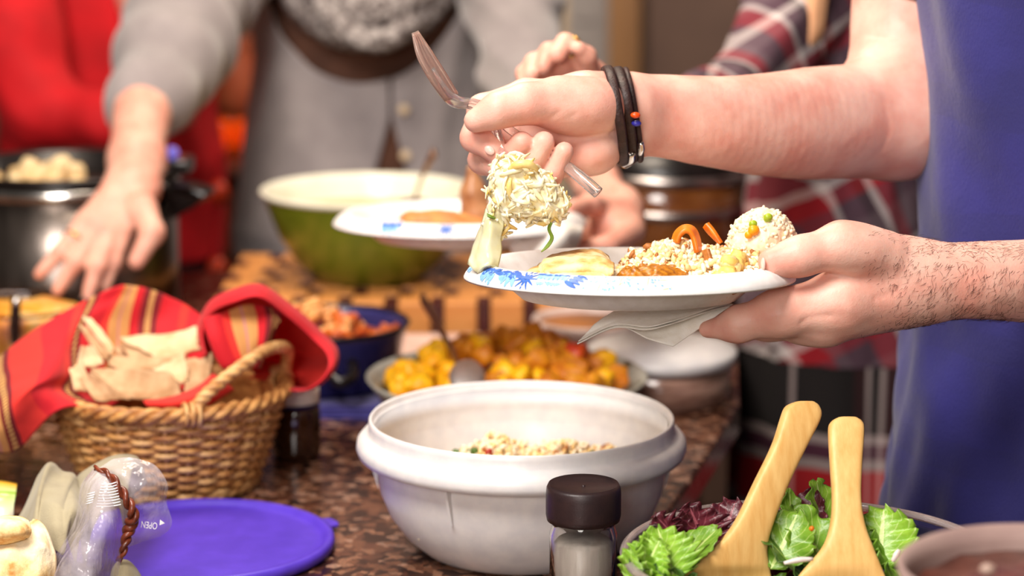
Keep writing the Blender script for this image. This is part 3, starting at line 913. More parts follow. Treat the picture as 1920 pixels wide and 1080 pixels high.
MAT['blue_enamel'] = mat('blue_enamel', srgb(50, 48, 104), srgb(36, 34, 80), 20, 0.25, coat=0.5)
build('wall', lathe([(0, 0), (pr * 0.76, 0), (pr * 0.84, 0.006), (pr * 0.96, ph_ - 0.01), (pr, ph_ - 0.001), (pr * 0.985, ph_ + 0.001), (pr * 0.94, ph_ - 0.008), (pr * 0.82, 0.01), (0, 0.006)], (QX, QY, z0), 80), MAT['blue_enamel'], pan)
build('rim', lathe([(pr * 0.975, ph_ - 0.002), (pr * 1.01, ph_ - 0.002), (pr * 1.02, ph_ + 0.001), (pr, ph_ + 0.003), (pr * 0.975, ph_ + 0.001)], (QX, QY, z0), 80, close=True), MAT['black'], pan)
for sgn, nm in ((-1, 'handle'),):
    h = [P(607, 668, 2.60), P(612, 690, 2.565), P(632, 715, 2.545), P(655, 712, 2.55), P(662, 690, 2.575), P(655, 668, 2.605)]
    build(nm, tube(h, 0.0065, 10, k=30), MAT['black'], pan)
MAT['pasta'] = mat('sauced_pasta', srgb(232, 178, 112), srgb(216, 130, 62), 40, 0.4, sss=0.1)
MAT['tomato'] = mat('tomato_sauce', srgb(206, 104, 34), srgb(178, 66, 22), 30, 0.35)
sc = build('sauce', lathe([(0, ph_ - 0.016), (pr * 0.6, ph_ - 0.017), (pr * 0.9, ph_ - 0.02), (pr * 0.8, ph_ - 0.04)], (QX, QY, z0), 48), MAT['tomato'], None)
tag(sc, 'orange tomato sauce filling the blue pan', 'sauce', kind='stuff')
# short pasta tubes one by one
tl = tube(np.array([(-0.012, 0, 0), (-0.004, 0.0012, 0), (0.004, 0.0012, 0), (0.012, 0, 0)]), 0.0048, 8)
pm = mesh_from('pasta_tube', *tl); pm.materials.append(MAT['pasta'])
pm2 = pm.copy(); pm2.materials.clear(); pm2.materials.append(MAT['tomato'])
rg = np.random.default_rng(5)
for k in range(64):
    a, r_ = rg.uniform(0, 6.28), pr * 0.82 * math.sqrt(rg.random())
    x, y = r_ * math.cos(a), r_ * math.sin(a)
    pale = x < 0.012 + 0.02 * rg.normal() and y > -0.04
    o = bpy.data.objects.new('pasta_tube', pm if pale else pm2); COL.objects.link(o)
    o.location = (QX + x, QY + y, z0 + ph_ - 0.012 + 0.02 * max(0, 1 - (r_ / pr) ** 2) * rg.random() + (0.012 if x < -0.01 else 0))
    o.rotation_euler = (rg.normal() * 0.4, rg.normal() * 0.4, rg.uniform(0, 3.14))
    tag(o, 'pale short pasta tube heaped in the blue pan' if pale else 'sauced orange pasta tube in the blue pan', 'pasta', 'pasta in the blue pan' if pale else 'sauced pasta in the blue pan')

# ------------------------------------------------------------------ curry bowl
CX, CY = P(950, 700, 2.50)[:2]
ch = P(950, 703, 2.50)[2] - CT; crr = M(266, 2.5)
cb = thing('curry_bowl', 'wide shallow speckled grey bowl behind the white mixing bowl', 'bowl', (CX, CY, CT))
N = NT('speckled_stoneware'); v = N.obj()
vo = N.n('ShaderNodeTexVoronoi'); vo.inputs['Scale'].default_value = 26; N.l(v, vo.inputs['Vector'])
N.l(N.mix(N.math('LESS_THAN', vo.outputs['Distance'], 0.27), N.ramp(N.noise(v, 60), [(0.35, srgb(172, 170, 158)), (0.7, srgb(146, 142, 130))]), srgb(74, 66, 40)), N.b.inputs['Base Color']); N.set(Roughness=0.3)
MAT['stoneware'] = N.m
build('wall', lathe([(0, 0.003), (crr * 0.5, 0.0), (crr * 0.55, 0.003), (crr * 0.82, 0.02), (crr * 0.97, ch - 0.006), (crr, ch), (crr * 0.985, ch + 0.001), (crr * 0.94, ch - 0.006), (crr * 0.8, 0.026), (crr * 0.5, 0.01), (0, 0.009)], (CX, CY, CT), 96), MAT['stoneware'], cb)
MAT['curry'] = mat('yellow_curry', srgb(220, 146, 22), srgb(180, 98, 12), 60, 0.5, sss=0.1)
MAT['mango'] = mat('yellow_chunk', srgb(246, 194, 24), srgb(228, 154, 12), 60, 0.45, sss=0.2)
MAT['tom'] = mat('tomato_chunk', srgb(206, 80, 24), srgb(176, 46, 20), 60, 0.4, sss=0.15)
MAT['leafgreen'] = mat('dark_herb_leaf', srgb(64, 70, 34), srgb(44, 48, 26), 60, 0.5)
rg = np.random.default_rng(11)
o = build('curry_sauce', lathe([(0, ch - 0.008), (crr * 0.6, ch - 0.012), (crr * 0.84, ch - 0.022), (crr * 0.8, ch - 0.035)], (CX, CY, CT), 60), MAT['curry'])
tag(o, 'thick orange curry sauce spread in the speckled bowl', 'sauce', kind='stuff')
chunks = []
for s in range(4):
    V, F = ellipsoid(0.017, 0.013, 0.011, 14, 9)
    q = np.abs(V / np.array([0.017, 0.013, 0.011])) ** 0.5 * np.sign(V) * np.array([0.016, 0.012, 0.0105])
    q += 0.0026 * noise3(q, 200, 2, s)[:, None] * (q / 0.014)
    chunks.append(mesh_from('chunk', q, F))
def chunk(name, me, m_, loc, sc, lab, cat, grp):
    me = me.copy(); me.materials.append(m_)
    o = bpy.data.objects.new(name, me); COL.objects.link(o); o.location = loc
    o.rotation_euler = tuple(rg.uniform(0, 3, 3)); o.scale = (sc,) * 3
    return tag(o, lab, cat, grp)
for k in range(86):
    a, r_ = rg.uniform(0, 6.28), crr * 0.8 * math.sqrt(rg.random())
    x, y = r_ * math.cos(a), r_ * math.sin(a)
    z = CT + ch - 0.010 + 0.026 * math.exp(-((x - 0.01) / 0.07) ** 2 - ((y - 0.06) / 0.07) ** 2) + 0.012 * rg.random()
    w = rg.random()
    if x < -0.055 and y < 0.07: kind = 'mango'
    else: kind = 'tom' if w < 0.09 else ('mango' if w < 0.3 else 'curry')
    lab = {'mango': 'bright yellow vegetable chunk in the curry', 'tom': 'red tomato chunk in the curry', 'curry': 'orange curried potato chunk in the speckled bowl'}[kind]
    chunk({'mango': 'vegetable_chunk', 'tom': 'tomato_chunk', 'curry': 'potato_chunk'}[kind], chunks[k % 4], MAT[kind], (CX + x, CY + y, z), rg.uniform(0.75, 1.25), lab, {'mango': 'vegetable', 'tom': 'tomato', 'curry': 'potato'}[kind], lab.split(' in')[0] + 's')
# serving spoon standing in the curry
ss = thing('serving_spoon', 'steel serving spoon standing in the yellow curry', 'spoon', P(872, 712, 2.44))
hp = [P(868, 700, 2.46), P(858, 684, 2.48), P(838, 640, 2.54), P(815, 598, 2.60), P(792, 560, 2.65)]
MAT['spoonmetal'] = mat('worn_brass_steel', srgb(176, 138, 112), srgb(140, 104, 82), 40, 0.3, metal=0.9)
build('handle', tube(hp, [0.004, 0.0045, 0.0055, 0.0075, 0.008], 12, k=28, flat=0.45), MAT['spoonmetal'], ss)
V, F = ellipsoid(0.019, 0.026, 0.006, 20, 10)
build('bowl', (V @ np.array(Matrix.Rotation(R(28), 3, 'X')).T + P(876, 706, 2.40), F), MAT['satin'], ss)

# second metal spoon head at the back of the curry
V, F = ellipsoid(0.016, 0.022, 0.005, 20, 10)
t = thing('serving_spoon', 'steel spoon resting at the back rim of the curry bowl', 'spoon', P(990, 664, 2.58))
build('bowl', (V @ np.array(Matrix.Rotation(R(20), 3, 'X')).T + P(990, 660, 2.585), F), MAT['satin'], t)
build('handle', tube([P(1000, 664, 2.59), P(1030, 652, 2.64), P(1060, 640, 2.68)], [0.004, 0.004, 0.006], 10, k=12, flat=0.5), MAT['silver'], t)

# pale folded cloth in front of the chopping block
MAT['pinkcloth'] = mat('pale_pink_cloth', srgb(228, 192, 176), srgb(210, 170, 154), 20, 0.9, bump=0.3, bscale=500)
s, t_ = np.meshgrid(np.linspace(0, 1, 40), np.linspace(0, 1, 16))
a0, a1 = P(752, 650, 2.80)[0], P(1004, 650, 2.80)[0]
Z = CT + 0.006 + 0.004 * np.sin(9 * s + 3 * t_) * np.sin(3.1 * t_) + 0.012 * t_
tag(build('dish_towel', (np.stack([a0 + (a1 - a0) * s, 2.74 + 0.16 * t_, Z], -1).reshape(-1, 3), grid_faces(16, 40)), MAT['pinkcloth'], solid=0.006), 'pale pink folded dish towel in front of the chopping block', 'towel')

# ------------------------------------------------------------------ chopping block of glued pieces
cbx0, cbx1, cby0, cby1, cbh = -0.375, 0.040, 2.93, 3.27, 0.053
cbd = thing('chopping_block', 'thick chopping block of light and dark red wood pieces', 'cutting board', ((cbx0 + cbx1) / 2, (cby0 + cby1) / 2, CT))
L, D_ = 0.042, 0.016
mL = mesh_from('block', *box(-L / 2 + 0.0006, L / 2 - 0.0006, -0.0236, 0.0236, 0, cbh), smooth=False); mL.materials.append(MAT['maple'])
mD = mesh_from('block', *box(-D_ / 2 + 0.0006, D_ / 2 - 0.0006, -0.0236, 0.0236, 0, cbh - 0.0012), smooth=False); mD.materials.append(MAT['walnut'])
for j in range(7):
    x = cbx0; k = j % 2
    while x < cbx1 - 0.005:
        w = L if k % 2 == 0 else D_
        o = bpy.data.objects.new('block', mL if k % 2 == 0 else mD); COL.objects.link(o)
        o.parent = cbd
        o.location = np.array([x + w / 2, cby0 + 0.024 + j * 0.0485, CT]) - ORG[cbd.name]
        if k % 2 == 0:
            mb = o.modifiers.new('bevel', 'BEVEL'); mb.width = 0.002; mb.segments = 2
        x += w; k += 1

# ------------------------------------------------------------------ green bowl on the block
GX, GY = P(690, 355, 3.09)[:2]
zb = CT + cbh
gh = P(690, 352, 3.09)[2] - zb; gr = M(201, 3.09)
gbw = thing('serving_bowl', 'olive green serving bowl with a white inside on the chopping block', 'bowl', (GX, GY, zb))
build('wall', lathe([(0, 0.0), (gr * 0.45, 0.0), (gr * 0.5, 0.003), (gr * 0.68, gh * 0.22), (gr * 0.84, gh * 0.52), (gr * 0.95, gh * 0.87), (gr * 0.965, gh * 0.93)], (GX, GY, zb), 96), MAT['green'], gbw)
build('inner_glaze', lathe([(gr * 0.965, gh * 0.93), (gr * 0.995, gh * 0.95), (gr, gh * 0.985), (gr * 0.985, gh), (gr * 0.955, gh * 0.98), (gr * 0.92, gh * 0.86), (gr * 0.82, gh * 0.5), (gr * 0.66, gh * 0.24), (gr * 0.45, 0.008), (0, 0.007)], (GX, GY, zb), 96), MAT['ivory'], gbw)
o = build('soup', lathe([(0, gh * 0.73), (gr * 0.86, gh * 0.73), (gr * 0.86, gh * 0.70)], (GX, GY, zb), 64), MAT['broth'])
tag(o, 'pale yellow dressing pooled in the green bowl', 'soup', kind='stuff')
gs = thing('soup_spoon', 'bronze spoon leaning in the green serving bowl', 'spoon', P(782, 380, 3.02))
build('handle', tube([P(778, 372, 3.03), P(790, 335, 3.0), P(803, 305, 2.98), P(814, 286, 2.97)], [0.004, 0.004, 0.006, 0.0085], 12, k=20, flat=0.45), MAT['spoonmetal'], gs)
V, F = ellipsoid(0.02, 0.028, 0.006, 18, 8)
build('bowl', (V + P(775, 380, 3.05), F), MAT['spoonmetal'], gs)

# ------------------------------------------------------------------ white tubs on the right
UX, UY = P(1105, 590, 2.83)[:2]
uh = P(1105, 594, 2.83)[2] - CT; ur = M(108, 2.83)
MAT['pinkwhite'] = mat('pinkish_white_ceramic', srgb(222, 200, 190), srgb(208, 184, 174), 30, 0.35)
t = thing('ceramic_bowl', 'pinkish white ceramic bowl behind the lidded dish', 'bowl', (UX, UY, CT))
build('wall', lathe([(0, 0), (ur * 0.68, 0), (ur * 0.8, 0.006), (ur * 0.9, uh * 0.75), (ur * 0.9, uh * 0.78), (0, uh * 0.4)], (UX, UY, CT), 64), MAT['pinkwhite'], t)
build('rim', lathe([(ur * 0.88, uh * 0.72), (ur * 0.99, uh * 0.76), (ur, uh * 0.95), (ur * 0.97, uh), (ur * 0.9, uh * 0.97), (ur * 0.86, uh * 0.75)], (UX, UY, CT), 64, close=True), MAT['pinkwhite'], t)
o = build('gravy', lathe([(0, uh * 0.86), (ur * 0.86, uh * 0.86), (ur * 0.86, uh * 0.8)], (UX, UY, CT), 40), MAT['browned']); tag(o, 'brown gravy inside the pinkish white bowl', 'sauce', kind='stuff')
DX, DY = P(1240, 655, 2.66)[:2]
dz = P(1240, 652, 2.66)[2] - CT; dr = M(142, 2.66)
t = thing('lidded_dish', 'oval casserole dish with a white plastic lid at the counter edge', 'dish', (DX, DY, CT))
MAT['mauve'] = mat('streaky_glass_dish', srgb(168, 132, 116), srgb(112, 80, 68), 14, 0.2, stretch=(1, 1, 5), coat=0.4)
build('dish', lathe([(0, 0), (dr * 0.88, 0), (dr * 0.93, 0.004), (dr * 0.95, dz - 0.012), (0, dz - 0.012)], (DX, DY, CT), 80, 1, 1.05), MAT['mauve'], t)
build('lid', lathe([(dr * 0.95, dz - 0.014), (dr * 1.0, dz - 0.013), (dr * 1.01, dz - 0.004), (dr * 0.98, dz), (dr * 0.8, dz + 0.001), (dr * 0.74, dz + 0.004), (0, dz + 0.005)], (DX, DY, CT), 80, 1, 1.05), MAT['white_plastic'], t)

# ------------------------------------------------------------------ brown casserole pot further back
OX, OY = P(1250, 400, 3.12)[:2]
oh = P(1250, 340, 3.0)[2] - CT; orr = M(146, 3.12)
t = thing('casserole_pot', 'brown casserole pot with chrome bands and black lid', 'pot', (OX, OY, CT))
MAT['brownpot'] = mat('copper_brown_enamel', srgb(126, 74, 32), srgb(96, 50, 22), 20, 0.2, coat=0.5)
oz = P(1250, 418, 2.98)[2] - CT
build('body', lathe([(0, 0), (orr * 0.85, 0), (orr * 0.93, 0.01), (orr * 0.96, oz), (orr * 0.97, oh - 0.006), (0, oh - 0.006)], (OX, OY, CT), 80), MAT['brownpot'], t)
build('band', lathe([(orr * 0.95, oz - 0.006), (orr * 1.0, oz - 0.005), (orr * 1.0, oz + 0.005), (orr * 0.95, oz + 0.006)], (OX, OY, CT), 80), MAT['steel'], t)
build('band', lathe([(orr * 0.95, oh - 0.014), (orr * 1.01, oh - 0.012), (orr * 1.01, oh), (orr * 0.95, oh)], (OX, OY, CT), 80), MAT['steel'], t)
ld = build('lid', lathe([(orr * 1.0, oh), (orr * 0.99, oh + 0.006), (orr * 0.8, oh + 0.03), (orr * 0.4, oh + 0.044), (0, oh + 0.047)], (OX, OY, CT), 80), MAT['black'], t)
build('knob', lathe([(0.006, oh + 0.045), (0.007, oh + 0.055), (0.018, oh + 0.06), (0.018, oh + 0.068), (0, oh + 0.071)], (OX, OY, CT), 32), MAT['black'], ld)

# ------------------------------------------------------------------ stock pot at the left
SPX, SPY = P(128, 400, 3.06)[:2]
sr = M(214, 3.06); s1 = P(128, 372, 2.92)[2] - CT
sh_ = P(128, 306, 3.06)[2] - CT
t = thing('slow_cooker', 'round steel slow cooker with black rim behind the reaching hand', 'cooker', (SPX, SPY, CT))
MAT['darksteel'] = mat('smoky_steel', srgb(150, 138, 130), srgb(104, 94, 88), 12, 0.28, metal=1.0, stretch=(3, 3, 0.6))
build('body', lathe([(0, 0.0), (sr * 0.9, 0.0), (sr * 0.94, 0.01), (sr * 0.95, s1 - 0.004), (0, s1 - 0.004)], (SPX, SPY, CT), 96), MAT['darksteel'], t)
build('band', lathe([(sr * 0.94, s1 - 0.008), (sr * 0.975, s1 - 0.006), (sr * 0.975, s1 + 0.008), (sr * 0.94, s1 + 0.008)], (SPX, SPY, CT), 96), MAT['silver'], t)
build('crock', lathe([(sr * 0.93, s1 + 0.006), (sr * 0.965, s1 + 0.012), (sr * 1.0, sh_ - 0.004), (sr * 0.98, sh_), (sr * 0.9, sh_ - 0.003), (sr * 0.86, sh_ - 0.03), (0, sh_ - 0.04)], (SPX, SPY, CT), 96), MAT['black'], t)
hd = [P(318, 350, 2.97), P(352, 356, 2.945), P(398, 362, 2.94), P(372, 384, 2.95), P(330, 402, 2.965), P(312, 398, 2.98)]
Vh = np.array([P(308, 348, 2.99), P(350, 352, 2.93), P(400, 364, 2.93), P(362, 390, 2.935), P(325, 412, 2.96), P(300, 408, 2.99)])
Vh = np.vstack([Vh, Vh + np.array([0.0, 0.06, 0])])
build('handle', (Vh, [[0, 1, 2, 3, 4, 5][::-1], [6, 7, 8, 9, 10, 11]] + [[i, (i + 1) % 6, 6 + (i + 1) % 6, 6 + i] for i in range(6)]), MAT['black'], t, smooth=False, bevel=0.006)
hh = P(330, 306, 3.06)
build('lid_hinge', box(hh[0] - 0.03, hh[0] + 0.02, 3.03, 3.09, hh[2] - 0.012, hh[2] + 0.008), MAT['black'], t, smooth=False, bevel=0.004)
V, F = ellipsoid(0.009, 0.009, 0.009, 16, 10)
build('violet_dot', (V + P(322, 287, 3.04), F), mat('glowing_violet', srgb(120, 110, 190), srgb(100, 90, 180), 30, 0.2, emit=srgb(120, 110, 220), estr=0.5), t)  # small violet dot given a faint glow
rg = np.random.default_rng(21)
MAT['dumpling'] = mat('pale_potato', srgb(232, 206, 160), srgb(206, 168, 112), 40, 0.5, sss=0.1)
for k in range(34):
    a, r_ = rg.uniform(0, 6.28), sr * 0.78 * math.sqrt(rg.random())
    chunk('potato_chunk', chunks[k % 4], MAT['dumpling'], (SPX + r_ * math.cos(a), SPY + r_ * math.sin(a), CT + sh_ - 0.046 + 0.022 * (1 - (r_ / sr) ** 2) + 0.008 * rg.random()), rg.uniform(0.9, 1.4), 'pale potato chunk heaped in the slow cooker', 'potato', 'potato chunks in the slow cooker')

# ------------------------------------------------------------------ casserole dish at far left
YX, YY = P(32, 575, 2.74)[:2]
yh = P(32, 572, 2.74)[2] - CT; yr = M(128, 2.74)
t = thing('glass_casserole', 'clear glass casserole dish at the far left behind the cloth', 'dish', (YX, YY, CT))
build('wall', lathe([(0, 0), (yr * 0.85, 0), (yr * 0.93, 0.006), (yr * 0.97, yh - 0.006), (yr * 1.02, yh), (yr * 1.0, yh + 0.003), (yr * 0.95, yh - 0.002), (yr * 0.91, 0.01), (0, 0.006)], (YX, YY, CT), 80), MAT['glass'], t)
N = NT('baked_cheese_casserole'); v = N.obj()
N.l(N.ramp(N.noise(v, 22, 5), [(0.32, srgb(236, 204, 150)), (0.48, srgb(226, 160, 50)), (0.6, srgb(200, 112, 32)), (0.72, srgb(150, 76, 26))]), N.b.inputs['Base Color']); N.set(Roughness=0.4); N.bump(N.noise(v, 60, 4), 0.6, 0.004)
q = lathe([(0, 0.008), (yr * 0.9, 0.011), (yr * 0.94, yh - 0.012), (yr * 0.9, yh - 0.006), (yr * 0.6, yh - 0.001), (0, yh)], (YX, YY, CT), 80)
q = (q[0] + np.array([0, 0, 1]) * (0.004 * noise3(q[0], 90, 2))[:, None] * (q[0][:, 2:3] > CT + yh - 0.02), q[1])
tag(build('casserole', q, N.m), 'golden baked casserole filling the glass dish at far left', 'casserole', kind='stuff')
t = thing('serving_spoon', 'dark handled spoon standing in the far left casserole', 'spoon', P(28, 640, 2.68))
build('handle', tube([P(27, 640, 2.67), P(28, 605, 2.655), P(30, 568, 2.645)], [0.005, 0.0065, 0.0055], 12, k=14), MAT['leather'], t)
V, F = ellipsoid(0.0062, 0.0062, 0.006, 14, 8)
build('end_cap', (V + P(30, 566, 2.645), F), MAT['silver'], t)
V, F = ellipsoid(0.018, 0.024, 0.006, 18, 8)
build('bowl', (V + P(27, 648, 2.69), F), MAT['silver'], t)

# ------------------------------------------------------------------ paper plates
MAT['print_blue'] = mat('blue_print', srgb(62, 112, 196), srgb(48, 92, 176), 200, 0.45)
MAT['print_sky'] = mat('sky_blue_print', srgb(140, 188, 228), srgb(120, 170, 216), 200, 0.45)
MAT['print_tan'] = mat('tan_print', srgb(232, 200, 150), srgb(222, 186, 130), 200, 0.45)
PL = [(0.0, -0.030), (0.080, -0.030), (0.088, -0.0285), (0.098, -0.020), (0.108, -0.008), (0.114, -0.0015), (0.118, 0.0), (0.123, -0.001), (0.129, -0.0045), (0.1335, -0.0095), (0.135, -0.0125)]
PLU = [(r_, z - 0.0014) for r_, z in PL[::-1]]


def plate(label, C, rx, rz, motifs, group='paper plates with blue flowers'):
    Mx = np.array(Matrix.Rotation(R(rx), 3, 'X') @ Matrix.Rotation(R(rz), 3, 'Z'))
    t = thing('paper_plate', label, 'plate', C, group)
    W = lambda V: (np.asarray(V) @ Mx.T) + C
    V, F = lathe(PL + PLU, (0, 0, 0), 120)
    build('plate_shell', (W(V), F), MAT['paper_plate'], t)

    def on(th, s):      # s 0..1 from crest to outer edge
        q = np.array(PL[6:11]); L = np.r_[0, np.cumsum(np.linalg.norm(np.diff(q, axis=0), axis=1))]; L /= L[-1]
        r_ = np.interp(s, L, q[:, 0]); z = np.interp(s, L, q[:, 1])
        return [(r_ + 0.00025) * math.cos(th), (r_ + 0.00025) * math.sin(th), z + 0.00035]
    for m_, shapes in motifs.items():
        V, F = [], []
        for (th, s, ln, wd, ang) in shapes:      # a petal: centre angle, s, length(m), width(m), direction
            n = len(V); L_ = 0.019
            for k in range(10):
                a = 2 * math.pi * k / 10
                x, y = 0.62 * ln * math.cos(a), 0.62 * wd * math.sin(a) * (1 - 0.35 * math.cos(a))
                X = x * math.cos(ang) - y * math.sin(ang); Y = x * math.sin(ang) + y * math.cos(ang)
                V.append(on(th + X / 0.127, min(0.98, max(0.03, s + Y / L_))))
            F.append(list(range(n, n + 10)))
        build('rim_print', (W(V), F), MAT[m_], t, smooth=False)['kind'] = 'stuff'
    return t, W


def floral(seed, centers):
    rg = np.random.default_rng(seed)
    mo = {'print_blue': [], 'print_sky': [], 'print_tan': []}
    for (deg, typ) in centers:
        th = R(deg)
        if typ == 'burst':
            for k in range(11):
                a = k * 2 * math.pi / 11
                mo['print_blue'].append((th + 0.0052 * math.cos(a) / 0.127, 0.5 + 0.0048 * math.sin(a) / 0.019, 0.0095, 0.0016, a))
        elif typ == 'leaf':
            for k in range(5):
                mo['print_blue'].append((th + (k - 2) * 0.035, 0.28 + 0.18 * rg.random(), 0.011, 0.0042, rg.uniform(-0.5, 0.9)))
            for k in range(4):
                mo['print_sky'].append((th + (k - 1.5) * 0.04, 0.55 + 0.2 * rg.random(), 0.009, 0.004, rg.uniform(0.6, 1.8)))
        elif typ == 'petal':
            for k in range(6):
                mo['print_sky'].append((th + (k - 2.5) * 0.03, 0.42, 0.011, 0.0062, 1.57 + rg.normal() * 0.25))
            mo['print_blue'].append((th, 0.16, 0.026, 0.0028, 0))
        elif typ == 'sprig':
            for k in range(4):
                mo['print_blue'].append((th + k * 0.02, 0.65 - 0.14 * k, 0.01, 0.003, 0.5))
        elif typ == 'dots':
            for k in range(26):
                mo['print_sky'].append((th + rg.normal() * 0.1, rg.uniform(0.15, 0.85), 0.0018, 0.0013, rg.uniform(0, 3)))
            for k in range(5):
                mo['print_tan'].append((th + rg.normal() * 0.1, rg.uniform(0.2, 0.8), 0.007, 0.0005, rg.uniform(0, 3)))
    return mo


PC = P(1180, 489, 1.92)
plate1, PW = plate('white paper plate with blue flowers held under the forkful of slaw', PC, -4.9, 0, floral(2, [(-152, 'leaf'), (-140, 'leaf'), (-131, 'burst'), (-121, 'petal'), (-113, 'sprig'), (-100, 'dots'), (-88, 'dots'), (60, 'leaf'), (75, 'burst'), (95, 'petal'), (-175, 'petal'), (170, 'burst')]))
P2C = P(862, 396, 2.52)
plate2, PW2 = plate('second paper plate held by the woman in grey', P2C, -3.2, 0, floral(5, [(-122, 'leaf'), (-95, 'burst'), (-70, 'petal'), (60, 'petal'), (40, 'leaf'), (-150, 'dots'), (100, 'burst')]))


def pl(x, y, z):       # plate 1 local -> world
    return PW(np.array([[x, y, z]], float))[0]


def plate_z(r_): return np.interp(r_, [0.0, 0.08, 0.088, 0.098, 0.108, 0.114, 0.118, 0.123, 0.13], [-0.030, -0.030, -0.0285, -0.020, -0.008, -0.0015, 0.0, -0.001, -0.0045])
_PM = np.array(Matrix.Rotation(R(-4.9), 3, 'X'))
def on_plate(V, gap=0.0006):
    """keeps food above the plate's surface"""
    L = (np.asarray(V) - PC) @ _PM
    L[:, 2] = np.maximum(L[:, 2], plate_z(np.hypot(L[:, 0], L[:, 1])) + gap)
    return L @ _PM.T + PC
def px2l(px): return (px - 1180) * 0.000434


# rice heap on the plate
def plate_rice(rg, n):
    x = rg.uniform(px2l(1150), px2l(1440), n); y = rg.uniform(-0.06, 0.055, n)
    u = (x - px2l(1150)) / (px2l(1440) - px2l(1150))
    prof = np.interp(u, [0, 0.12, 0.3, 0.45, 0.6, 0.75, 0.9, 1], [-0.018, 0.004, 0.012, 0.013, 0.009, 0.010, 0.006, -0.006])
    yy = (y + 0.0) / 0.062
    top = -0.028 + (prof + 0.028) * np.clip(1 - yy ** 2, 0, 1) ** 0.6 + 0.005 * noise3(np.stack([x, y, 0 * x], -1), 130, 2, 6)
    z = top - rg.random(n) ** 2 * 0.008
    r_ = np.hypot(x, y); k = np.minimum(1, 0.110 / r_); x = x * k; y = y * k; r_ = r_ * k
    z = np.maximum(z, np.interp(r_, [0.085, 0.098, 0.108, 0.118], [-0.027, -0.018, -0.005, 0.003]))
    return PW(np.stack([x, y, z], -1))


# packed core under the grains
rg = np.random.default_rng(2)
cx = np.linspace(px2l(1160), px2l(1436), 24); cy = np.linspace(-0.058, 0.052, 18)
XX, YY_ = np.meshgrid(cx, cy)
u = (XX - px2l(1150)) / (px2l(1440) - px2l(1150))
pr_ = np.interp(u, [0, 0.12, 0.3, 0.45, 0.6, 0.75, 0.9, 1], [-0.018, 0.004, 0.012, 0.013, 0.009, 0.010, 0.006, -0.006])
ZZ = -0.029 + (pr_ + 0.025) * np.clip(1 - (YY_ / 0.062) ** 2, 0, 1) ** 0.6 * 0.9
kk = np.minimum(1, 0.104 / np.hypot(XX, YY_)); XX = XX * kk; YY_ = YY_ * kk
o = build('rice', (on_plate(PW(np.stack([XX, YY_, ZZ], -1).reshape(-1, 3)), 0.001), grid_faces(18, 24)), MAT['rice_gold'])
tag(o, 'packed base of the fried rice heap on the plate', 'rice', kind='stuff')
heap('rice', 2300, plate_rice, GRAIN, [(MAT['rice'], 6), (MAT['rice_gold'], 4), (MAT['browned'], 0.7)], 'fried rice grains heaped in the middle of the held plate', 'rice', 8, (0.85, 1.3))
heap('rice_garnish', 46, plate_rice, BIT, [(MAT['pepper_red'], 1), (MAT['browned'], 4)], 'red and brown bits mixed through the fried rice', 'garnish', 9, (0.8, 1.4))
# yellow scrambled bits at the right
MAT['egg'] = mat('scrambled_egg', srgb(244, 210, 120), srgb(228, 180, 84), 120, 0.5, sss=0.15)
def eggs(rg, n):
    x = rg.uniform(px2l(1310), px2l(1440), n); y = rg.uniform(-0.072, -0.035, n)
    z = -0.026 + rg.random(n) * np.interp(x, [px2l(1310), px2l(1360), px2l(1425), px2l(1440)], [0.016, 0.02, 0.034, 0.03])
    r_ = np.hypot(x, y); z = np.maximum(z, np.interp(r_, [0.085, 0.098, 0.108, 0.118], [-0.026, -0.016, -0.003, 0.004]))
    k = np.minimum(1, 0.094 / r_); x = x * k; y = y * k
    return on_plate(PW(np.stack([x, y, z], -1)), 0.010)
V, F = ellipsoid(0.0075, 0.0062, 0.005, 10, 7); V = V + 0.0012 * noise3(V, 500, 2)[:, None]
heap('scrambled_egg', 110, eggs, (V, F), [(MAT['egg'], 5), (MAT['rice_gold'], 2)], 'crumbled yellow egg at the front right of the held plate', 'egg', 10, (0.55, 1.25))

# round scoop of rice with peas and corn
SCC = P(1428, 452, 1.93); sr_ = M(62, 1.93)
t0 = ('e', SCC, sr_, sr_ * 0.95, sr_ * 1.0)
V, F = sdf_mesh([(0.004, [t0, ('e', SCC + np.array([0.008, 0, -0.02]), sr_ * 1.06, sr_, sr_ * 0.7)])], 0.0016, disp=lambda X: 0.0016 * noise3(X, 420, 2, 5))
scoop = thing('rice_scoop', 'rounded white rice scoop dotted with peas beside the thumb', 'rice', SCC - np.array([0, 0, 0.03]))
build('mound', (on_plate(V), F), MAT['rice'], scoop)
rg = np.random.default_rng(31)
n = 400
d = rg.normal(size=(n, 3)); d[:, 1] = -np.abs(d[:, 1]) * 0.8 + 0.3 * d[:, 1]; d /= np.linalg.norm(d, axis=1)[:, None]
C = SCC + d * np.array([sr_, sr_ * 0.95, sr_]) * rg.uniform(0.91, 0.985, n)[:, None]
g = build('grains', scatter_mesh(GRAIN, C, rand_rots(n, rg), rg.uniform(0.75, 1.1, n))[0:2], MAT['rice'], scoop); g['kind'] = 'stuff'
MAT['pea'] = mat('pea_green', srgb(158, 180, 44), srgb(130, 156, 30), 100, 0.35, sss=0.2)
MAT['corn'] = mat('corn_yellow', srgb(236, 164, 24), srgb(222, 140, 14), 100, 0.35, sss=0.2)
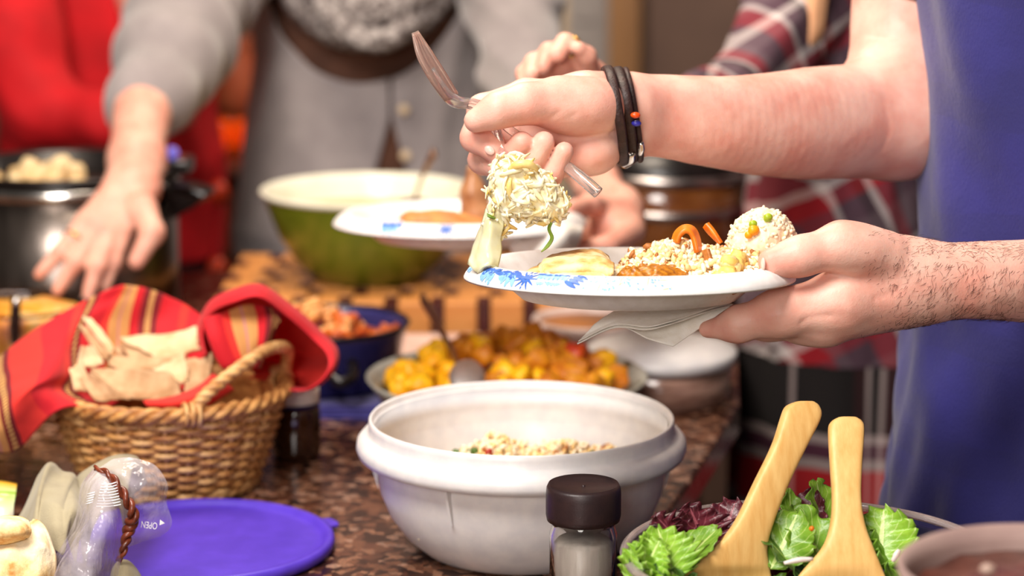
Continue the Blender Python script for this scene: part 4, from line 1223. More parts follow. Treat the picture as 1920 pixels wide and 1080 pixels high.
for (px, py, m_, s, nm, lab) in ((1440, 408, 'pea', 9, 'pea', 'topmost green pea in the rice scoop'), (1412, 420, 'pea', 8, 'pea', 'green pea just above the corn in the scoop'), (1413, 432, 'corn', 11, 'corn_kernel', 'large yellow corn kernel in the rice scoop'), (1404, 440, 'corn', 8, 'corn_kernel', 'lower yellow corn kernel in the rice scoop'), (1388, 471, 'pea', 7, 'pea', 'green pea at the foot of the rice scoop')):
    q = P(px, py, 1.93); dx, dz_ = (q - SCC)[0] / sr_, (q - SCC)[2] / sr_
    yy = 1.93 - sr_ * 0.95 * math.sqrt(max(0.05, 1 - dx * dx - dz_ * dz_)) - 0.001
    V, F = ellipsoid(M(s, 1.9), M(s, 1.9) * 0.8, M(s * 0.9, 1.9), 14, 9)
    V = V + 0.0003 * noise3(V, 800, 1)[:, None]
    tag(build(nm, (V + P(px, py, yy), F), MAT[m_]), lab, 'vegetable')

# curry puddle, bread slices, pepper slices on the plate
V, F = sdf_mesh([(0.004, [('e', P(1225, 516, 1.865), M(66, 1.87), 0.018, M(17, 1.87))])], 0.0013, disp=lambda X: 0.0022 * noise3(X, 420, 2, 3))
tag(build('curry', (on_plate(V), F), mat('lumpy_brown_curry', srgb(190, 122, 26), srgb(140, 80, 16), 300, 0.35)), 'lumpy mustard coloured curry at the front of the held plate', 'curry', kind='stuff')


def blade(rows, th, m_, name, label, cat, mm=14, nn=22, group=None, bump=0.0):
    V, F, U = loft(rows, mm, nn)
    if bump: V = V + (bump * noise3(V, 150, 3, 4))[:, None] * np.array([0, -0.6, 0.8])
    return tag(build(name, (V, F, U), m_, solid=th), label, cat, group)


N = NT('toasted_naan'); v = N.obj()
N.l(N.ramp(N.noise(v, 55, 4), [(0.42, srgb(250, 226, 176)), (0.6, srgb(232, 184, 110)), (0.72, srgb(184, 118, 52))]), N.b.inputs['Base Color']); N.set(Roughness=0.7); N.bump(N.noise(v, 120, 4), 0.5, 0.002)
MAT['naan'] = N.m
NR = [[(1004, 512, 1.90), (1014, 490, 1.93), (1060, 477, 1.94), (1108, 476, 1.94), (1136, 488, 1.93)],
      [(998, 515, 1.875), (1012, 496, 1.89), (1060, 485, 1.90), (1112, 484, 1.90), (1146, 500, 1.89)],
      [(1004, 519, 1.855), (1022, 510, 1.865), (1065, 502, 1.87), (1115, 503, 1.87), (1146, 515, 1.86)],
      [(1012, 524, 1.845), (1030, 522, 1.848), (1070, 521, 1.85), (1110, 523, 1.85), (1135, 525, 1.845)]]
for k, lab in enumerate(('bottom layer of the folded toasted naan on the held plate', 'middle layer of the folded toasted naan on the held plate', 'top flap of the folded toasted naan on the held plate')):
    rr = []
    for i, r_ in enumerate(NR):
        rr.append([(x + k * (4 + 7 * (2 - abs(j - 2))) * 0.5 + (10 * k if j == 0 else 0), y + (2 - k) * 5 - (3 if k == 2 else 0), Y - 0.004 * k + (0.012 * k if i == 3 else 0)) for j, (x, y, Y) in enumerate(r_)])
    V, F, U = loft(rr, 16, 26)
    V = V + (0.0022 * noise3(V, 110, 3, 4 + k))[:, None] * np.array([0, -0.5, 0.85])
    tag(build('naan_slice', (on_plate(V, 0.002), F, U), MAT['naan'], solid=0.003), lab, 'bread')
blade([[(985, 516, 1.90), (1000, 505, 1.91), (1020, 500, 1.91)], [(980, 520, 1.87), (998, 512, 1.875), (1022, 508, 1.88)], [(988, 526, 1.852), (1005, 524, 1.855), (1025, 523, 1.855)]], 0.004, MAT['naan'], 'naan_slice', 'browned naan end peeking out under the larger slice', 'bread')
blade([[(1262, 452, 1.915), (1268, 436, 1.915), (1282, 425, 1.915), (1298, 427, 1.915), (1308, 442, 1.915), (1314, 470, 1.91)],
       [(1270, 456, 1.905), (1275, 442, 1.905), (1284, 434, 1.905), (1293, 436, 1.905), (1300, 448, 1.905), (1306, 474, 1.90)]], 0.004, MAT['orange'], 'pepper_slice', 'curved orange pepper slice on top of the fried rice', 'vegetable')
blade([[(1320, 424, 1.91), (1330, 436, 1.91), (1346, 452, 1.90)], [(1326, 418, 1.905), (1338, 434, 1.90), (1352, 456, 1.895)]], 0.004, MAT['orange'], 'carrot_stick', 'small orange carrot stick poking from the fried rice', 'vegetable')
blade([[(1318, 470, 1.895), (1324, 488, 1.89), (1330, 505, 1.885)], [(1328, 466, 1.89), (1334, 486, 1.885), (1340, 505, 1.88)]], 0.003, MAT['browned'], 'onion_slice', 'browned onion slice standing in the rice next to the carrot stick', 'vegetable')

# napkin under the plate
s_rows = [
    [(1150, 586, 1.93), (1210, 581, 1.92), (1290, 575, 1.91), (1372, 569, 1.90)],
    [(1118, 604, 1.885), (1190, 597, 1.88), (1280, 588, 1.88), (1350, 578, 1.885)],
    [(1098, 628, 1.862), (1165, 606, 1.86), (1230, 608, 1.862), (1318, 600, 1.875)],
    [(1080, 643, 1.855), (1160, 612, 1.852), (1222, 626, 1.852), (1296, 622, 1.87)],
]
nk = thing('paper_napkin', 'folded white paper napkin pinched under the held plate', 'napkin', P(1230, 640, 1.88))
g = loft([[(1150, 586, 1.93), (1230, 583, 1.925), (1300, 578, 1.92), (1375, 570, 1.915)],
          [(1112, 610, 1.905), (1180, 602, 1.912), (1262, 610, 1.905), (1352, 586, 1.908)],
          [(1098, 632, 1.898), (1165, 609, 1.908), (1240, 632, 1.892), (1320, 610, 1.902)],
          [(1082, 644, 1.890), (1160, 614, 1.902), (1216, 636, 1.888), (1262, 650, 1.885)]], 24, 60)
build('lower_leaf', g, MAT['paper'], nk, solid=0.0007)
g = loft([[(1150, 584, 1.925), (1210, 581, 1.92), (1290, 576, 1.915), (1372, 568, 1.91)],
          [(1120, 604, 1.898), (1180, 594, 1.902), (1250, 592, 1.898), (1330, 579, 1.90)],
          [(1094, 630, 1.888), (1160, 603, 1.896), (1226, 605, 1.888), (1290, 593, 1.892)],
          [(1084, 640, 1.882), (1152, 610, 1.892), (1214, 613, 1.880), (1258, 603, 1.882)]], 24, 60)
build('upper_leaf', g, MAT['paper'], nk, solid=0.0007)
build('middle_leaf', (g[0] + np.array([-0.0006, 0.001, -0.0026]), g[1], g[2]), MAT['paper'], nk, solid=0.0006)

# ------------------------------------------------------------------ slaw on a clear spoon, clear fork
MAT['slaw'] = mat('pale_cabbage', srgb(250, 242, 212), srgb(244, 228, 172), 120, 0.35, sss=0.3, sssr=(0.006, 0.005, 0.002))
MAT['slaw_gold'] = mat('golden_cabbage', srgb(242, 214, 142), srgb(228, 188, 100), 120, 0.35, sss=0.2, sssr=(0.006, 0.005, 0.002))
SL = P(992, 358, 1.90)
slw = thing('cabbage_slaw', 'heap of pale shredded cabbage slaw on the raised spoon', 'slaw', SL - np.array([0, 0, 0.02]))
prims = [('e', P(985, 360, 1.90), M(58, 1.9), 0.022, M(42, 1.9)), ('e', P(1030, 385, 1.90), M(34, 1.9), 0.018, M(24, 1.9)), ('e', P(945, 335, 1.90), M(24, 1.9), 0.014, M(28, 1.9)), ('e', P(970, 320, 1.9), M(28, 1.9), 0.014, M(18, 1.9)), ('e', P(935, 395, 1.9), M(16, 1.9), 0.010, M(36, 1.9))]
V, F = sdf_mesh([(0.008, prims)], 0.0018, disp=lambda X: 0.0024 * noise3(X, 330, 2, 1))
build('packed_core', (V, F), MAT['slaw'], slw)
rg = np.random.default_rng(14)
geos, gm = [], []
vidx = rg.integers(0, len(V), 300)
for k, i in enumerate(vidx):
    p0 = V[i]; out = p0 - SL; out /= np.linalg.norm(out)
    d = rg.normal(size=3); d -= out * d.dot(out) * 0.7; d /= np.linalg.norm(d)
    ln = rg.uniform(0.008, 0.024); b = rg.normal(size=3) * 0.003
    pts = np.array([p0 - d * ln / 2 - out * 0.001, p0 + b * 0.5 + out * 0.0022, p0 + d * ln / 2 + out * rg.uniform(-0.001, 0.003)])
    geos.append(tube(crom(pts, 6), np.array([0.0009, 0.0016, 0.002, 0.002, 0.0017, 0.0009]) * rg.uniform(0.6, 1.25), 6, flat=0.45)); gm.append(1 if rg.random() < 0.12 else 0)
Vj, Fj = join(*geos)
o = build('shreds', (Vj, Fj), MAT['slaw'], slw); o.data.materials.append(MAT['slaw_gold']); o['kind'] = 'stuff'
nf = len(geos[0][1]); o.data.polygons.foreach_set('material_index', np.repeat(gm, nf).astype(np.int32))
build('golden_ring', tube([P(955, 318, 1.885), P(970, 309, 1.88), P(992, 308, 1.88), P(1008, 318, 1.885)], [0.002, 0.0035, 0.0035, 0.002], 8, k=18, flat=0.7), MAT['slaw_gold'], slw)
MAT['wetleaf'] = mat('pale_cabbage_leaf', srgb(240, 236, 202), srgb(230, 222, 170), 60, 0.25, trans=0.25, sss=0.3, sssr=(0.006, 0.005, 0.002), bump=0.3, bscale=90)
blade([[(912, 392, 1.905), (926, 398, 1.890), (942, 390, 1.895)], [(905, 420, 1.90), (918, 414, 1.885), (944, 422, 1.888)], [(893, 448, 1.90), (916, 440, 1.882), (938, 446, 1.888)], [(884, 475, 1.895), (910, 470, 1.878), (940, 470, 1.884)], [(878, 498, 1.89), (896, 505, 1.872), (916, 496, 1.868), (932, 503, 1.876)]], 0.002, MAT['wetleaf'], 'cabbage_leaf', 'limp pale cabbage leaf hanging from the spoon to the plate rim', 'cabbage', bump=0.003)
blade([[(942, 408, 1.90), (950, 404, 1.897), (958, 408, 1.895)], [(936, 430, 1.898), (944, 428, 1.894), (950, 432, 1.893)], [(930, 452, 1.896), (936, 450, 1.892), (942, 452, 1.892)]], 0.0015, MAT['slaw'], 'cabbage_leaf', 'short cabbage strip hanging beside the large limp leaf', 'cabbage')
MAT['greenleaf'] = mat('fresh_herb', srgb(112, 138, 46), srgb(78, 104, 30), 120, 0.45, sss=0.1)
blade([[(1030, 416, 1.888), (1027, 430, 1.888), (1032, 446, 1.887), (1024, 460, 1.886), (1014, 472, 1.885)], [(1036, 418, 1.886), (1032, 430, 1.886), (1038, 446, 1.885), (1030, 462, 1.884), (1016, 473, 1.885)]], 0.001, MAT['greenleaf'], 'herb_strip', 'green herb strip dangling below the spoon', 'herb', 6, 24)
blade([[(913, 400, 1.885), (920, 404, 1.884), (928, 408, 1.885)], [(914, 406, 1.883), (921, 409, 1.882), (928, 411, 1.884)]], 0.0015, MAT['greenleaf'], 'herb_strip', 'tiny dark green herb leaf at the left of the slaw', 'herb', 6, 10)

sp_ = thing('plastic_spoon', 'clear plastic spoon carrying the cabbage slaw', 'spoon', P(1010, 412, 1.9))
rows = []
for k, (px, w, y) in enumerate(((965, 6, 402), (985, 22, 406), (1010, 30, 411), (1040, 26, 411), (1062, 10, 404))):
    rows.append([P(px, y - 4, 1.90 - M(w, 1.9)), P(px, y + 3, 1.90 - M(w, 1.9) * 0.6), P(px, y + 5, 1.90), P(px, y + 3, 1.90 + M(w, 1.9) * 0.6), P(px, y - 4, 1.90 + M(w, 1.9))])
build('bowl', loft(rows, 20, 16, pix=False), MAT['clear_plastic'], sp_, solid=0.0016)
build('handle', tube([P(968, 400, 1.90), P(958, 360, 1.905), P(950, 300, 1.915), P(936, 268, 1.935), P(928, 236, 1.955), P(918, 205, 1.97)], [0.003, 0.0034, 0.0036, 0.004, 0.0042, 0.004], 10, k=30, flat=0.55), MAT['clear_plastic'], sp_)

fk = thing('plastic_fork', 'clear plastic fork sticking up out of the fist', 'fork', P(1000, 280, 1.96))
MAT['smoky_plastic'] = mat('smoky_clear_plastic', srgb(232, 204, 192), srgb(216, 186, 172), 20, 0.12, trans=0.75, ior=1.35)
for k in range(4):
    off = (k - 1.5)
    build('tine', tube([P(846 + off * 5, 182 - off * 2.5, 1.945 + off * 0.003), P(822 + off * 6, 146 - off * 3, 1.94 + off * 0.004), P(796 + off * 5.5, 102 - off * 3, 1.938 + off * 0.0045), P(778 + off * 2.5, 60 - off, 1.94 + off * 0.0045)], [0.003, 0.0034, 0.003, 0.0014], 8, k=18, flat=0.8), MAT['smoky_plastic'], fk)
g = loft([[(812, 128, 1.932), (806, 132, 1.94), (800, 134, 1.95)], [(838, 166, 1.932), (830, 172, 1.94), (826, 176, 1.952)], [(862, 184, 1.935), (852, 192, 1.945), (850, 198, 1.955)], [(890, 188, 1.94), (884, 194, 1.946), (882, 202, 1.952)], [(918, 196, 1.945), (914, 202, 1.95), (912, 208, 1.953)]], 24, 10)
build('head', g, MAT['clear_plastic'], fk, solid=0.003)
build('handle', tube([P(878, 194, 1.946), P(910, 206, 1.95), P(960, 246, 1.952), P(1010, 280, 1.945), P(1060, 310, 1.925), P(1095, 338, 1.912), P(1122, 362, 1.905)], [0.003, 0.0034, 0.0036, 0.004, 0.0046, 0.005, 0.005], 8, k=40, flat=0.6), MAT['clear_plastic'], fk)

# ------------------------------------------------------------------ glass salad bowl, leaves, servers
GLX, GLY = P(1520, 1037, 1.75)[:2]
glz = P(1520, 1037, 1.75)[2] - CT; glr = M(365, 1.75)
sbw = thing('salad_bowl', 'wide clear glass salad bowl at the lower right', 'bowl', (GLX, GLY, CT))
prf = [(0, 0), (glr * 0.5, 0), (glr * 0.56, 0.003), (glr * 0.76, glz * 0.28), (glr * 0.91, glz * 0.62), (glr * 0.962, glz * 0.90), (glr * 0.972, glz * 0.935), (glr * 0.992, glz * 0.95), (glr * 1.0, glz * 0.975), (glr * 0.992, glz * 0.998), (glr * 0.97, glz * 1.005), (glr * 0.952, glz * 0.985), (glr * 0.945, glz * 0.94), (glr * 0.936, glz * 0.89), (glr * 0.885, glz * 0.63), (glr * 0.735, glz * 0.31), (glr * 0.53, 0.009), (0, 0.007)]
build('glass_wall', lathe(prf, (GLX, GLY, CT), 128), MAT['glass'], sbw)
MAT['rimglass'] = mat('thick_glass_edge', (0.85, 0.74, 0.70, 1), (0.7, 0.55, 0.5, 1), 40, 0.12, trans=0.7, ior=1.5, stretch=(1, 1, 20))
build('rim', lathe([(glr * (0.976 + 0.027 * math.cos(a)), glz * 0.985 + glr * 0.022 * math.sin(a)) for a in np.linspace(0, 2 * np.pi, 14, endpoint=False)], (GLX, GLY, CT), 160, close=True), MAT['rimglass'], sbw)


def leafmat(name, a, b, vein):
    N = NT(name); v = N.obj()
    c = N.ramp(N.noise(v, 60, 5), [(0.3, a), (0.7, b)])
    uv = N.n('ShaderNodeSeparateXYZ'); N.l(N.uv(), uv.inputs[0])
    mid = N.math('LESS_THAN', N.math('ABSOLUTE', N.math('SUBTRACT', uv.outputs[0], 0.5)), 0.035)
    side = N.math('GREATER_THAN', N.math('SINE', N.math('MULTIPLY', N.math('ADD', uv.outputs[1], N.math('MULTIPLY', N.math('ABSOLUTE', N.math('SUBTRACT', uv.outputs[0], 0.5)), -0.8)), 40)), 0.93)
    c = N.mix(N.math('MULTIPLY', N.math('MAXIMUM', mid, N.math('MULTIPLY', side, 0.5)), 0.7), c, vein)
    N.l(c, N.b.inputs['Base Color']); N.set(Roughness=0.38)
    N.b.inputs['Subsurface Weight'].default_value = 0.15
    N.b.inputs['Subsurface Radius'].default_value = (0.002, 0.004, 0.001)
    N.bump(N.noise(v, 180, 3), 0.5, 0.0015)
    return N.m


MAT['lettuce'] = leafmat('green_lettuce', srgb(120, 160, 44), srgb(84, 126, 30), srgb(196, 210, 130))
MAT['lettuce_bright'] = leafmat('bright_frilly_lettuce', srgb(146, 186, 58), srgb(110, 156, 40), srgb(210, 222, 150))
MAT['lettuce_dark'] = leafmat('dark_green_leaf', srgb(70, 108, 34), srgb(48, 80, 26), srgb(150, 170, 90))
MAT['radicchio'] = leafmat('red_leaf', srgb(92, 28, 40), srgb(58, 18, 28), srgb(150, 80, 90))


def leaf_mesh(L_, W_, ruffle, freq, cup, seed, m=26, n=18):
    rg = np.random.default_rng(seed)
    t, s = np.meshgrid(np.linspace(0, 1, m), np.linspace(-1, 1, n), indexing='ij')
    prof = np.sin(np.pi * np.clip(t, 0.0, 1.0) ** 0.75) ** 0.62 * 0.96 + 0.04
    jag = 1 + 0.10 * np.sin(freq * 2.3 * t + seed) * np.abs(s) ** 3 + 0.07 * np.sin(freq * 5.1 * t + seed * 2) * np.abs(s) ** 4
    x = s * W_ / 2 * prof * jag
    y = (t - 0.5) * L_ + 0.06 * L_ * np.abs(s) ** 2
    z = cup * (x / (W_ / 2)) ** 2 * W_ * 0.4 + ruffle * np.abs(s) ** 2 * np.sin(freq * t * 2 * np.pi / 3 + seed + np.sign(s) * 1.2) + 0.25 * L_ * cup * np.sin(np.pi * t + seed * 0.3) * 0.5
    z = z + 0.4 * ruffle * np.abs(s) ** 3 * np.sin(freq * 2.7 * t * 2 + seed)
    V = np.stack([x, y, z], -1).reshape(-1, 3)
    U = np.stack([(s + 1) / 2, t], -1).reshape(-1, 2)
    return V, grid_faces(m, n), U


def place_leaf(px, py, Y, L_, W_, kind, seed, rot, label, ruffle=0.006, freq=14, cup=0.4, name='lettuce_leaf', group='salad leaves in the glass bowl'):
    V, F, U = leaf_mesh(L_, W_, ruffle, freq, cup, seed)
    Mx = np.array(Matrix.Rotation(R(rot[2]), 3, 'Z') @ Matrix.Rotation(R(rot[1]), 3, 'Y') @ Matrix.Rotation(R(rot[0]), 3, 'X'))
    return tag(build(name, (V @ Mx.T + P(px, py, Y), F, U), MAT[kind], solid=0.0007), label, 'lettuce', group)


place_leaf(1248, 1040, 1.73, 0.045, 0.05, 'lettuce_bright', 3, (50, 0, 20), 'bright frilly lettuce leaf at the left edge of the salad bowl', 0.007, 22)
place_leaf(1212, 1058, 1.72, 0.04, 0.04, 'lettuce_bright', 12, (60, 20, -30), 'frilly lettuce tuft below the leftmost salad leaf', 0.007, 24)
place_leaf(1296, 1040, 1.755, 0.055, 0.04, 'lettuce', 4, (45, 10, -60), 'flat green lettuce leaf left of the leaning wooden spoon', 0.002, 9)
place_leaf(1312, 998, 1.79, 0.045, 0.05, 'radicchio', 5, (55, 0, 30), 'frilly dark red lettuce leaf behind the left wooden spoon', 0.006, 20)
place_leaf(1360, 992, 1.80, 0.05, 0.045, 'radicchio', 6, (50, 10, -20), 'purple red leaf touching the back of the left wooden spoon', 0.005, 18)
place_leaf(1262, 1005, 1.78, 0.04, 0.04, 'radicchio', 16, (40, -10, 60), 'small dark red leaf against the glass at left', 0.005, 18)
place_leaf(1485, 968, 1.82, 0.04, 0.02, 'lettuce', 7, (75, 0, 15), 'narrow upright green leaf between the two wooden spoons', 0.002, 8)
place_leaf(1512, 972, 1.825, 0.045, 0.032, 'radicchio', 8, (70, 10, -15), 'purple veined leaf between the two wooden spoons', 0.003, 10)
place_leaf(1545, 950, 1.83, 0.042, 0.036, 'lettuce_bright', 9, (65, 0, 35), 'bright leaf tip rising over the rim beside the right spoon', 0.003, 11)
place_leaf(1470, 1015, 1.775, 0.05, 0.05, 'lettuce', 10, (50, 15, -25), 'rounded green leaf right of the left wooden spoon', 0.004, 10)
place_leaf(1522, 1010, 1.785, 0.055, 0.046, 'lettuce', 11, (48, -12, 30), 'large smooth green leaf left of the right wooden spoon', 0.003, 8)
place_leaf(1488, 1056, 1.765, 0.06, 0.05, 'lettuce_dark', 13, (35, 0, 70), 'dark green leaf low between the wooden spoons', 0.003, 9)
place_leaf(1652, 1012, 1.78, 0.05, 0.058, 'lettuce_bright', 14, (48, 0, -15), 'frilly lettuce leaf right of the right wooden spoon', 0.007, 20)
place_leaf(1672, 1045, 1.775, 0.05, 0.05, 'lettuce', 15, (40, 10, 40), 'green leaf under the right frilly lettuce leaf', 0.005, 14)
place_leaf(1770, 1076, 1.72, 0.05, 0.03, 'lettuce', 17, (30, 10, -50), 'pale green leaf in front of the brown crock', 0.003, 12)
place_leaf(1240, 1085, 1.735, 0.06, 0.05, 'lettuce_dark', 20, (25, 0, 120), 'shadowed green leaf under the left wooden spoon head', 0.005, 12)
rg = np.random.default_rng(44)
for k in range(30):
    a, r_ = rg.uniform(0, 6.28), glr * 0.66 * math.sqrt(rg.random())
    V, F, U = leaf_mesh(rg.uniform(0.05, 0.075), rg.uniform(0.04, 0.06), 0.005, rg.uniform(9, 18), rg.uniform(-0.4, 0.5), 50 + k)
    Mx = np.array(Matrix.Rotation(rg.uniform(0, 6.28), 3, 'Z') @ Matrix.Rotation(rg.normal() * 0.35, 3, 'Y') @ Matrix.Rotation(rg.normal() * 0.35, 3, 'X'))
    z = CT + glz * rg.uniform(0.25, 0.62)
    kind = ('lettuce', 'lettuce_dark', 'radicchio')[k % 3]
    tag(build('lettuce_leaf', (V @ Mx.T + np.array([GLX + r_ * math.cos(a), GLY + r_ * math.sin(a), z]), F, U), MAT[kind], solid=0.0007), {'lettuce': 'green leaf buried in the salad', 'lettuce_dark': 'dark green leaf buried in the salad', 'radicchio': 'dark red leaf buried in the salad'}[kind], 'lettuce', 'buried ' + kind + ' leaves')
MAT['onion'] = mat('white_onion', srgb(240, 226, 220), srgb(226, 204, 200), 80, 0.3, sss=0.2)
for (px, py, Y, ln, ang, lab) in ((1680, 1042, 1.74, 0.010, 60, 'white onion piece right of the right wooden spoon'), (1748, 1032, 1.73, 0.022, 35, 'pale cabbage stem leaning near the right rim'), (1735, 1064, 1.70, 0.012, 80, 'onion bit at the lower right of the salad'), (1497, 1052, 1.72, 0.022, 5, 'thin pale green onion ring between the wooden spoons'), (1522, 993, 1.76, 0.003, 20, 'orange carrot crumb on the leaf between the spoons')):
    c0 = P(px, py, Y); d = np.array([math.cos(R(ang)), 0.2, math.sin(R(ang))]) * ln / 2
    tag(build('onion_or_glint' if 'onion' in lab else ('cabbage_strip' if 'stem' in lab else 'carrot_crumb'), tube([c0 - d, c0 + np.array([0, 0, 0.0008]), c0 + d], [0.0014, 0.0024, 0.0014], 8, k=8), MAT['orange'] if 'carrot' in lab else MAT['onion']), lab, 'vegetable')


def wooden_spoon(label, st, Yt, Yb, yscoop, twist):
    """st: stations (left px, right px, py) from the tip down"""
    G = []
    n = 20; N_ = len(st)
    L_ = crom([(a, b, y) for a, b, y in st], 46)
    ys = L_[:, 2]
    for a, b, y in L_:
        t = (y - ys[0]) / (ys[-1] - ys[0])
        Y = Yt + (Yb - Yt) * t ** 0.9
        pa, pb = P(a, y, Y + twist * M(b - a, Y)), P(b, y, Y - twist * M(b - a, Y))
        cen = (pa + pb) / 2; ax = (pb - pa) / 2
        dn = np.array([0, -0.85, 0.35])        # face normal, towards the camera and up
        dn = dn - ax * dn.dot(ax) / ax.dot(ax); dn /= np.linalg.norm(dn)
        th = 0.0065 if y < yscoop else 0.006
        sc_ = np.clip((y - yscoop) / 40, 0, 1) ** 0.6 * 0.012
        ring = []
        for k in range(n):
            q = 2 * math.pi * k / n
            cx_, sy_ = math.cos(q), math.sin(q)
            cx_ = math.copysign(abs(cx_) ** 0.45, cx_); sy_ = math.copysign(abs(sy_) ** 0.6, sy_)
            dip = sc_ * (1 - cx_ ** 2) if sy_ > -2 else 0
            ring.append(cen + ax * cx_ + dn * (th * sy_ - dip))
        G.append(ring)
    G = np.array(G); m = len(G)
    # rounded tip
    tip = G[0].mean(0) + (G[0].mean(0) - G[1].mean(0)) * 0.25
    G = np.concatenate([(tip + (G[0] - tip) * 0.72)[None] + (tip - G[0].mean(0)) * 0.8, G], 0); m += 1
    F = grid_faces(m, n, True).tolist() + [list(range(n)), [(m - 1) * n + k for k in range(n)][::-1]]
    return tag(build('salad_server', (G.reshape(-1, 3), F), MAT['spoonwood'], sub=1), label, 'wooden spoon', 'wooden salad servers')


wooden_spoon('left wooden salad spoon leaning right in the glass bowl', [(1488, 1522, 754), (1473, 1534, 763), (1464, 1537, 785), (1448, 1512, 835), (1414, 1478, 905), (1374, 1447, 985), (1330, 1437, 1032), (1256, 1446, 1082), (1215, 1455, 1135), (1225, 1440, 1190), (1270, 1400, 1225)], 1.83, 1.72, 1068, -0.22)
wooden_spoon('right wooden salad spoon standing upright in the glass bowl', [(1570, 1604, 783), (1558, 1616, 791), (1553, 1620, 808), (1556, 1616, 870), (1560, 1614, 935), (1556, 1622, 985), (1540, 1638, 1028), (1496, 1660, 1080), (1470, 1680, 1130), (1485, 1665, 1185), (1530, 1625, 1220)], 1.82, 1.71, 1072, -0.06)

# ------------------------------------------------------------------ pale crock in the near right corner
FX, FY = P(1962, 1066, 1.40)[:2]
fz = P(1962, 1066, 1.40)[2] - CT; fr = M(285, 1.40)
t = thing('stoneware_crock', 'blurred pale crock of brown stew in the near right corner', 'crock', (FX, FY, CT))
MAT['palecrock'] = mat('pale_stone_glaze', srgb(164, 138, 130), srgb(148, 122, 116), 20, 0.5)
build('wall', lathe([(0, 0), (fr * 0.6, 0), (fr * 0.68, 0.006), (fr * 0.82, 0.06), (fr * 0.9, fz * 0.6), (fr * 0.98, fz - 0.006), (fr, fz), (fr * 0.97, fz + 0.002), (fr * 0.92, fz - 0.01), (fr * 0.82, fz * 0.55), (fr * 0.6, 0.02), (0, 0.012)], (FX, FY, CT), 80), MAT['palecrock'], t)
q = lathe([(0, fz - 0.010), (fr * 0.5, fz - 0.011), (fr * 0.87, fz - 0.014), (fr * 0.8, fz - 0.05)], (FX, FY, CT), 60)
q = (q[0] + np.array([0, 0, 1]) * (0.002 * noise3(q[0], 160, 2))[:, None], q[1])
tag(build('stew', q, mat('brown_stew', srgb(104, 58, 46), srgb(76, 38, 30), 60, 0.25, bump=0.5)), 'brown stew filling the blurred near crock', 'stew', kind='stuff')
V, F = ellipsoid(0.007, 0.006, 0.005, 14, 8)
tag(build('onion_or_glint', (V * 0.7 + P(1852, 1068, 1.375), F), mat('stew_glint', srgb(176, 150, 136), srgb(160, 134, 120), 60, 0.4)), 'pale dot modelled as a glint on the brown stew', 'vegetable')  # pale blob standing in for a highlight on the stew

# ------------------------------------------------------------------ bag of bread at lower left
N = NT('clear_film'); v = N.obj()
N.l(N.ramp(N.noise(v, 30, 3), [(0.3, srgb(216, 206, 210)), (0.7, srgb(190, 182, 196))]), N.b.inputs['Base Color'])
N.set(Roughness=0.08)
N.l(N.ramp(N.noise(v, 42, 3), [(0.35, (0.26,) * 3 + (1,)), (0.7, (0.5,) * 3 + (1,))]), N.b.inputs['Alpha'])
N.b.inputs['Specular IOR Level'].default_value = 0.9
N.bump(N.noise(N.scale(v, (1, 1, 0.5)), 55, 3), 0.8, 0.006)
MAT['film'] = N.m
MAT['khaki'] = mat('khaki_linen', srgb(166, 156, 128), srgb(142, 130, 102), 18, 0.9, bump=0.4, bscale=700, sheen=0.2)
MAT['white_ink'] = mat('white_ink', srgb(240, 238, 240), srgb(230, 228, 232), 80, 0.5)


def cloth_obj(rows, mm, nn, amp, sc, m_, name, label, cat, th=0.0018, seed=1):
    V, F, U = loft(rows, mm, nn)
    V = V + (amp * noise3(V, sc, 3, seed))[:, None] * np.array([0.2, -0.7, 0.6])
    return build(name, (V, F, U), m_, solid=th)


k1 = [[(10, 1010, 2.02), (45, 955, 2.02), (88, 866, 2.03), (120, 878, 2.03), (142, 892, 2.035), (150, 960, 2.03)],
      [(8, 1016, 1.98), (50, 965, 1.98), (86, 880, 2.0), (118, 900, 2.0), (140, 905, 2.0), (165, 965, 1.99)],
      [(15, 1030, 1.95), (55, 990, 1.94), (80, 940, 1.955), (110, 950, 1.95), (138, 925, 1.965), (160, 985, 1.95)],
      [(30, 1060, 1.92), (65, 1030, 1.915), (85, 990, 1.92), (115, 990, 1.915), (135, 960, 1.935), (150, 1010, 1.93)],
      [(60, 1100, 1.91), (80, 1070, 1.90), (95, 1030, 1.905), (118, 1040, 1.90), (125, 1010, 1.92), (140, 1060, 1.92)]]
k2 = [[(138, 960, 2.05), (142, 905, 2.05), (165, 878, 2.05), (215, 858, 2.05), (258, 862, 2.045), (275, 900, 2.04)],
      [(142, 975, 2.03), (146, 915, 2.03), (170, 886, 2.03), (214, 866, 2.03), (248, 872, 2.03), (262, 915, 2.02)],
      [(150, 1000, 2.0), (155, 940, 2.0), (178, 905, 2.0), (212, 890, 2.0), (235, 900, 2.0), (245, 940, 2.0)],
      [(160, 1060, 1.98), (170, 1000, 1.98), (190, 960, 1.98), (210, 950, 1.98), (225, 960, 1.98), (235, 1000, 1.98)]]
g1 = loft(k1, 50, 60); g2 = loft(k2, 40, 60)
for g_, f_, a_ in ((g1, 19, 0.007), (g2, 15, 0.004)):
    g_[0][:] += (a_ * np.sin(f_ * g_[2][:, 0] + 6 * g_[2][:, 1]) * np.sin(3.0 * g_[2][:, 1] + 0.4))[:, None] * np.array([0.3, -0.9, 0.3])
k3 = [[(205, 1100, 1.93), (215, 1058, 1.93), (238, 1050, 1.93), (262, 1075, 1.93), (275, 1110, 1.93)], [(208, 1105, 1.90), (218, 1066, 1.90), (236, 1060, 1.90), (254, 1085, 1.90), (264, 1112, 1.90)], [(212, 1115, 1.89), (222, 1090, 1.89), (234, 1085, 1.89), (246, 1100, 1.89), (252, 1118, 1.89)]]
g3 = loft(k3, 14, 30)
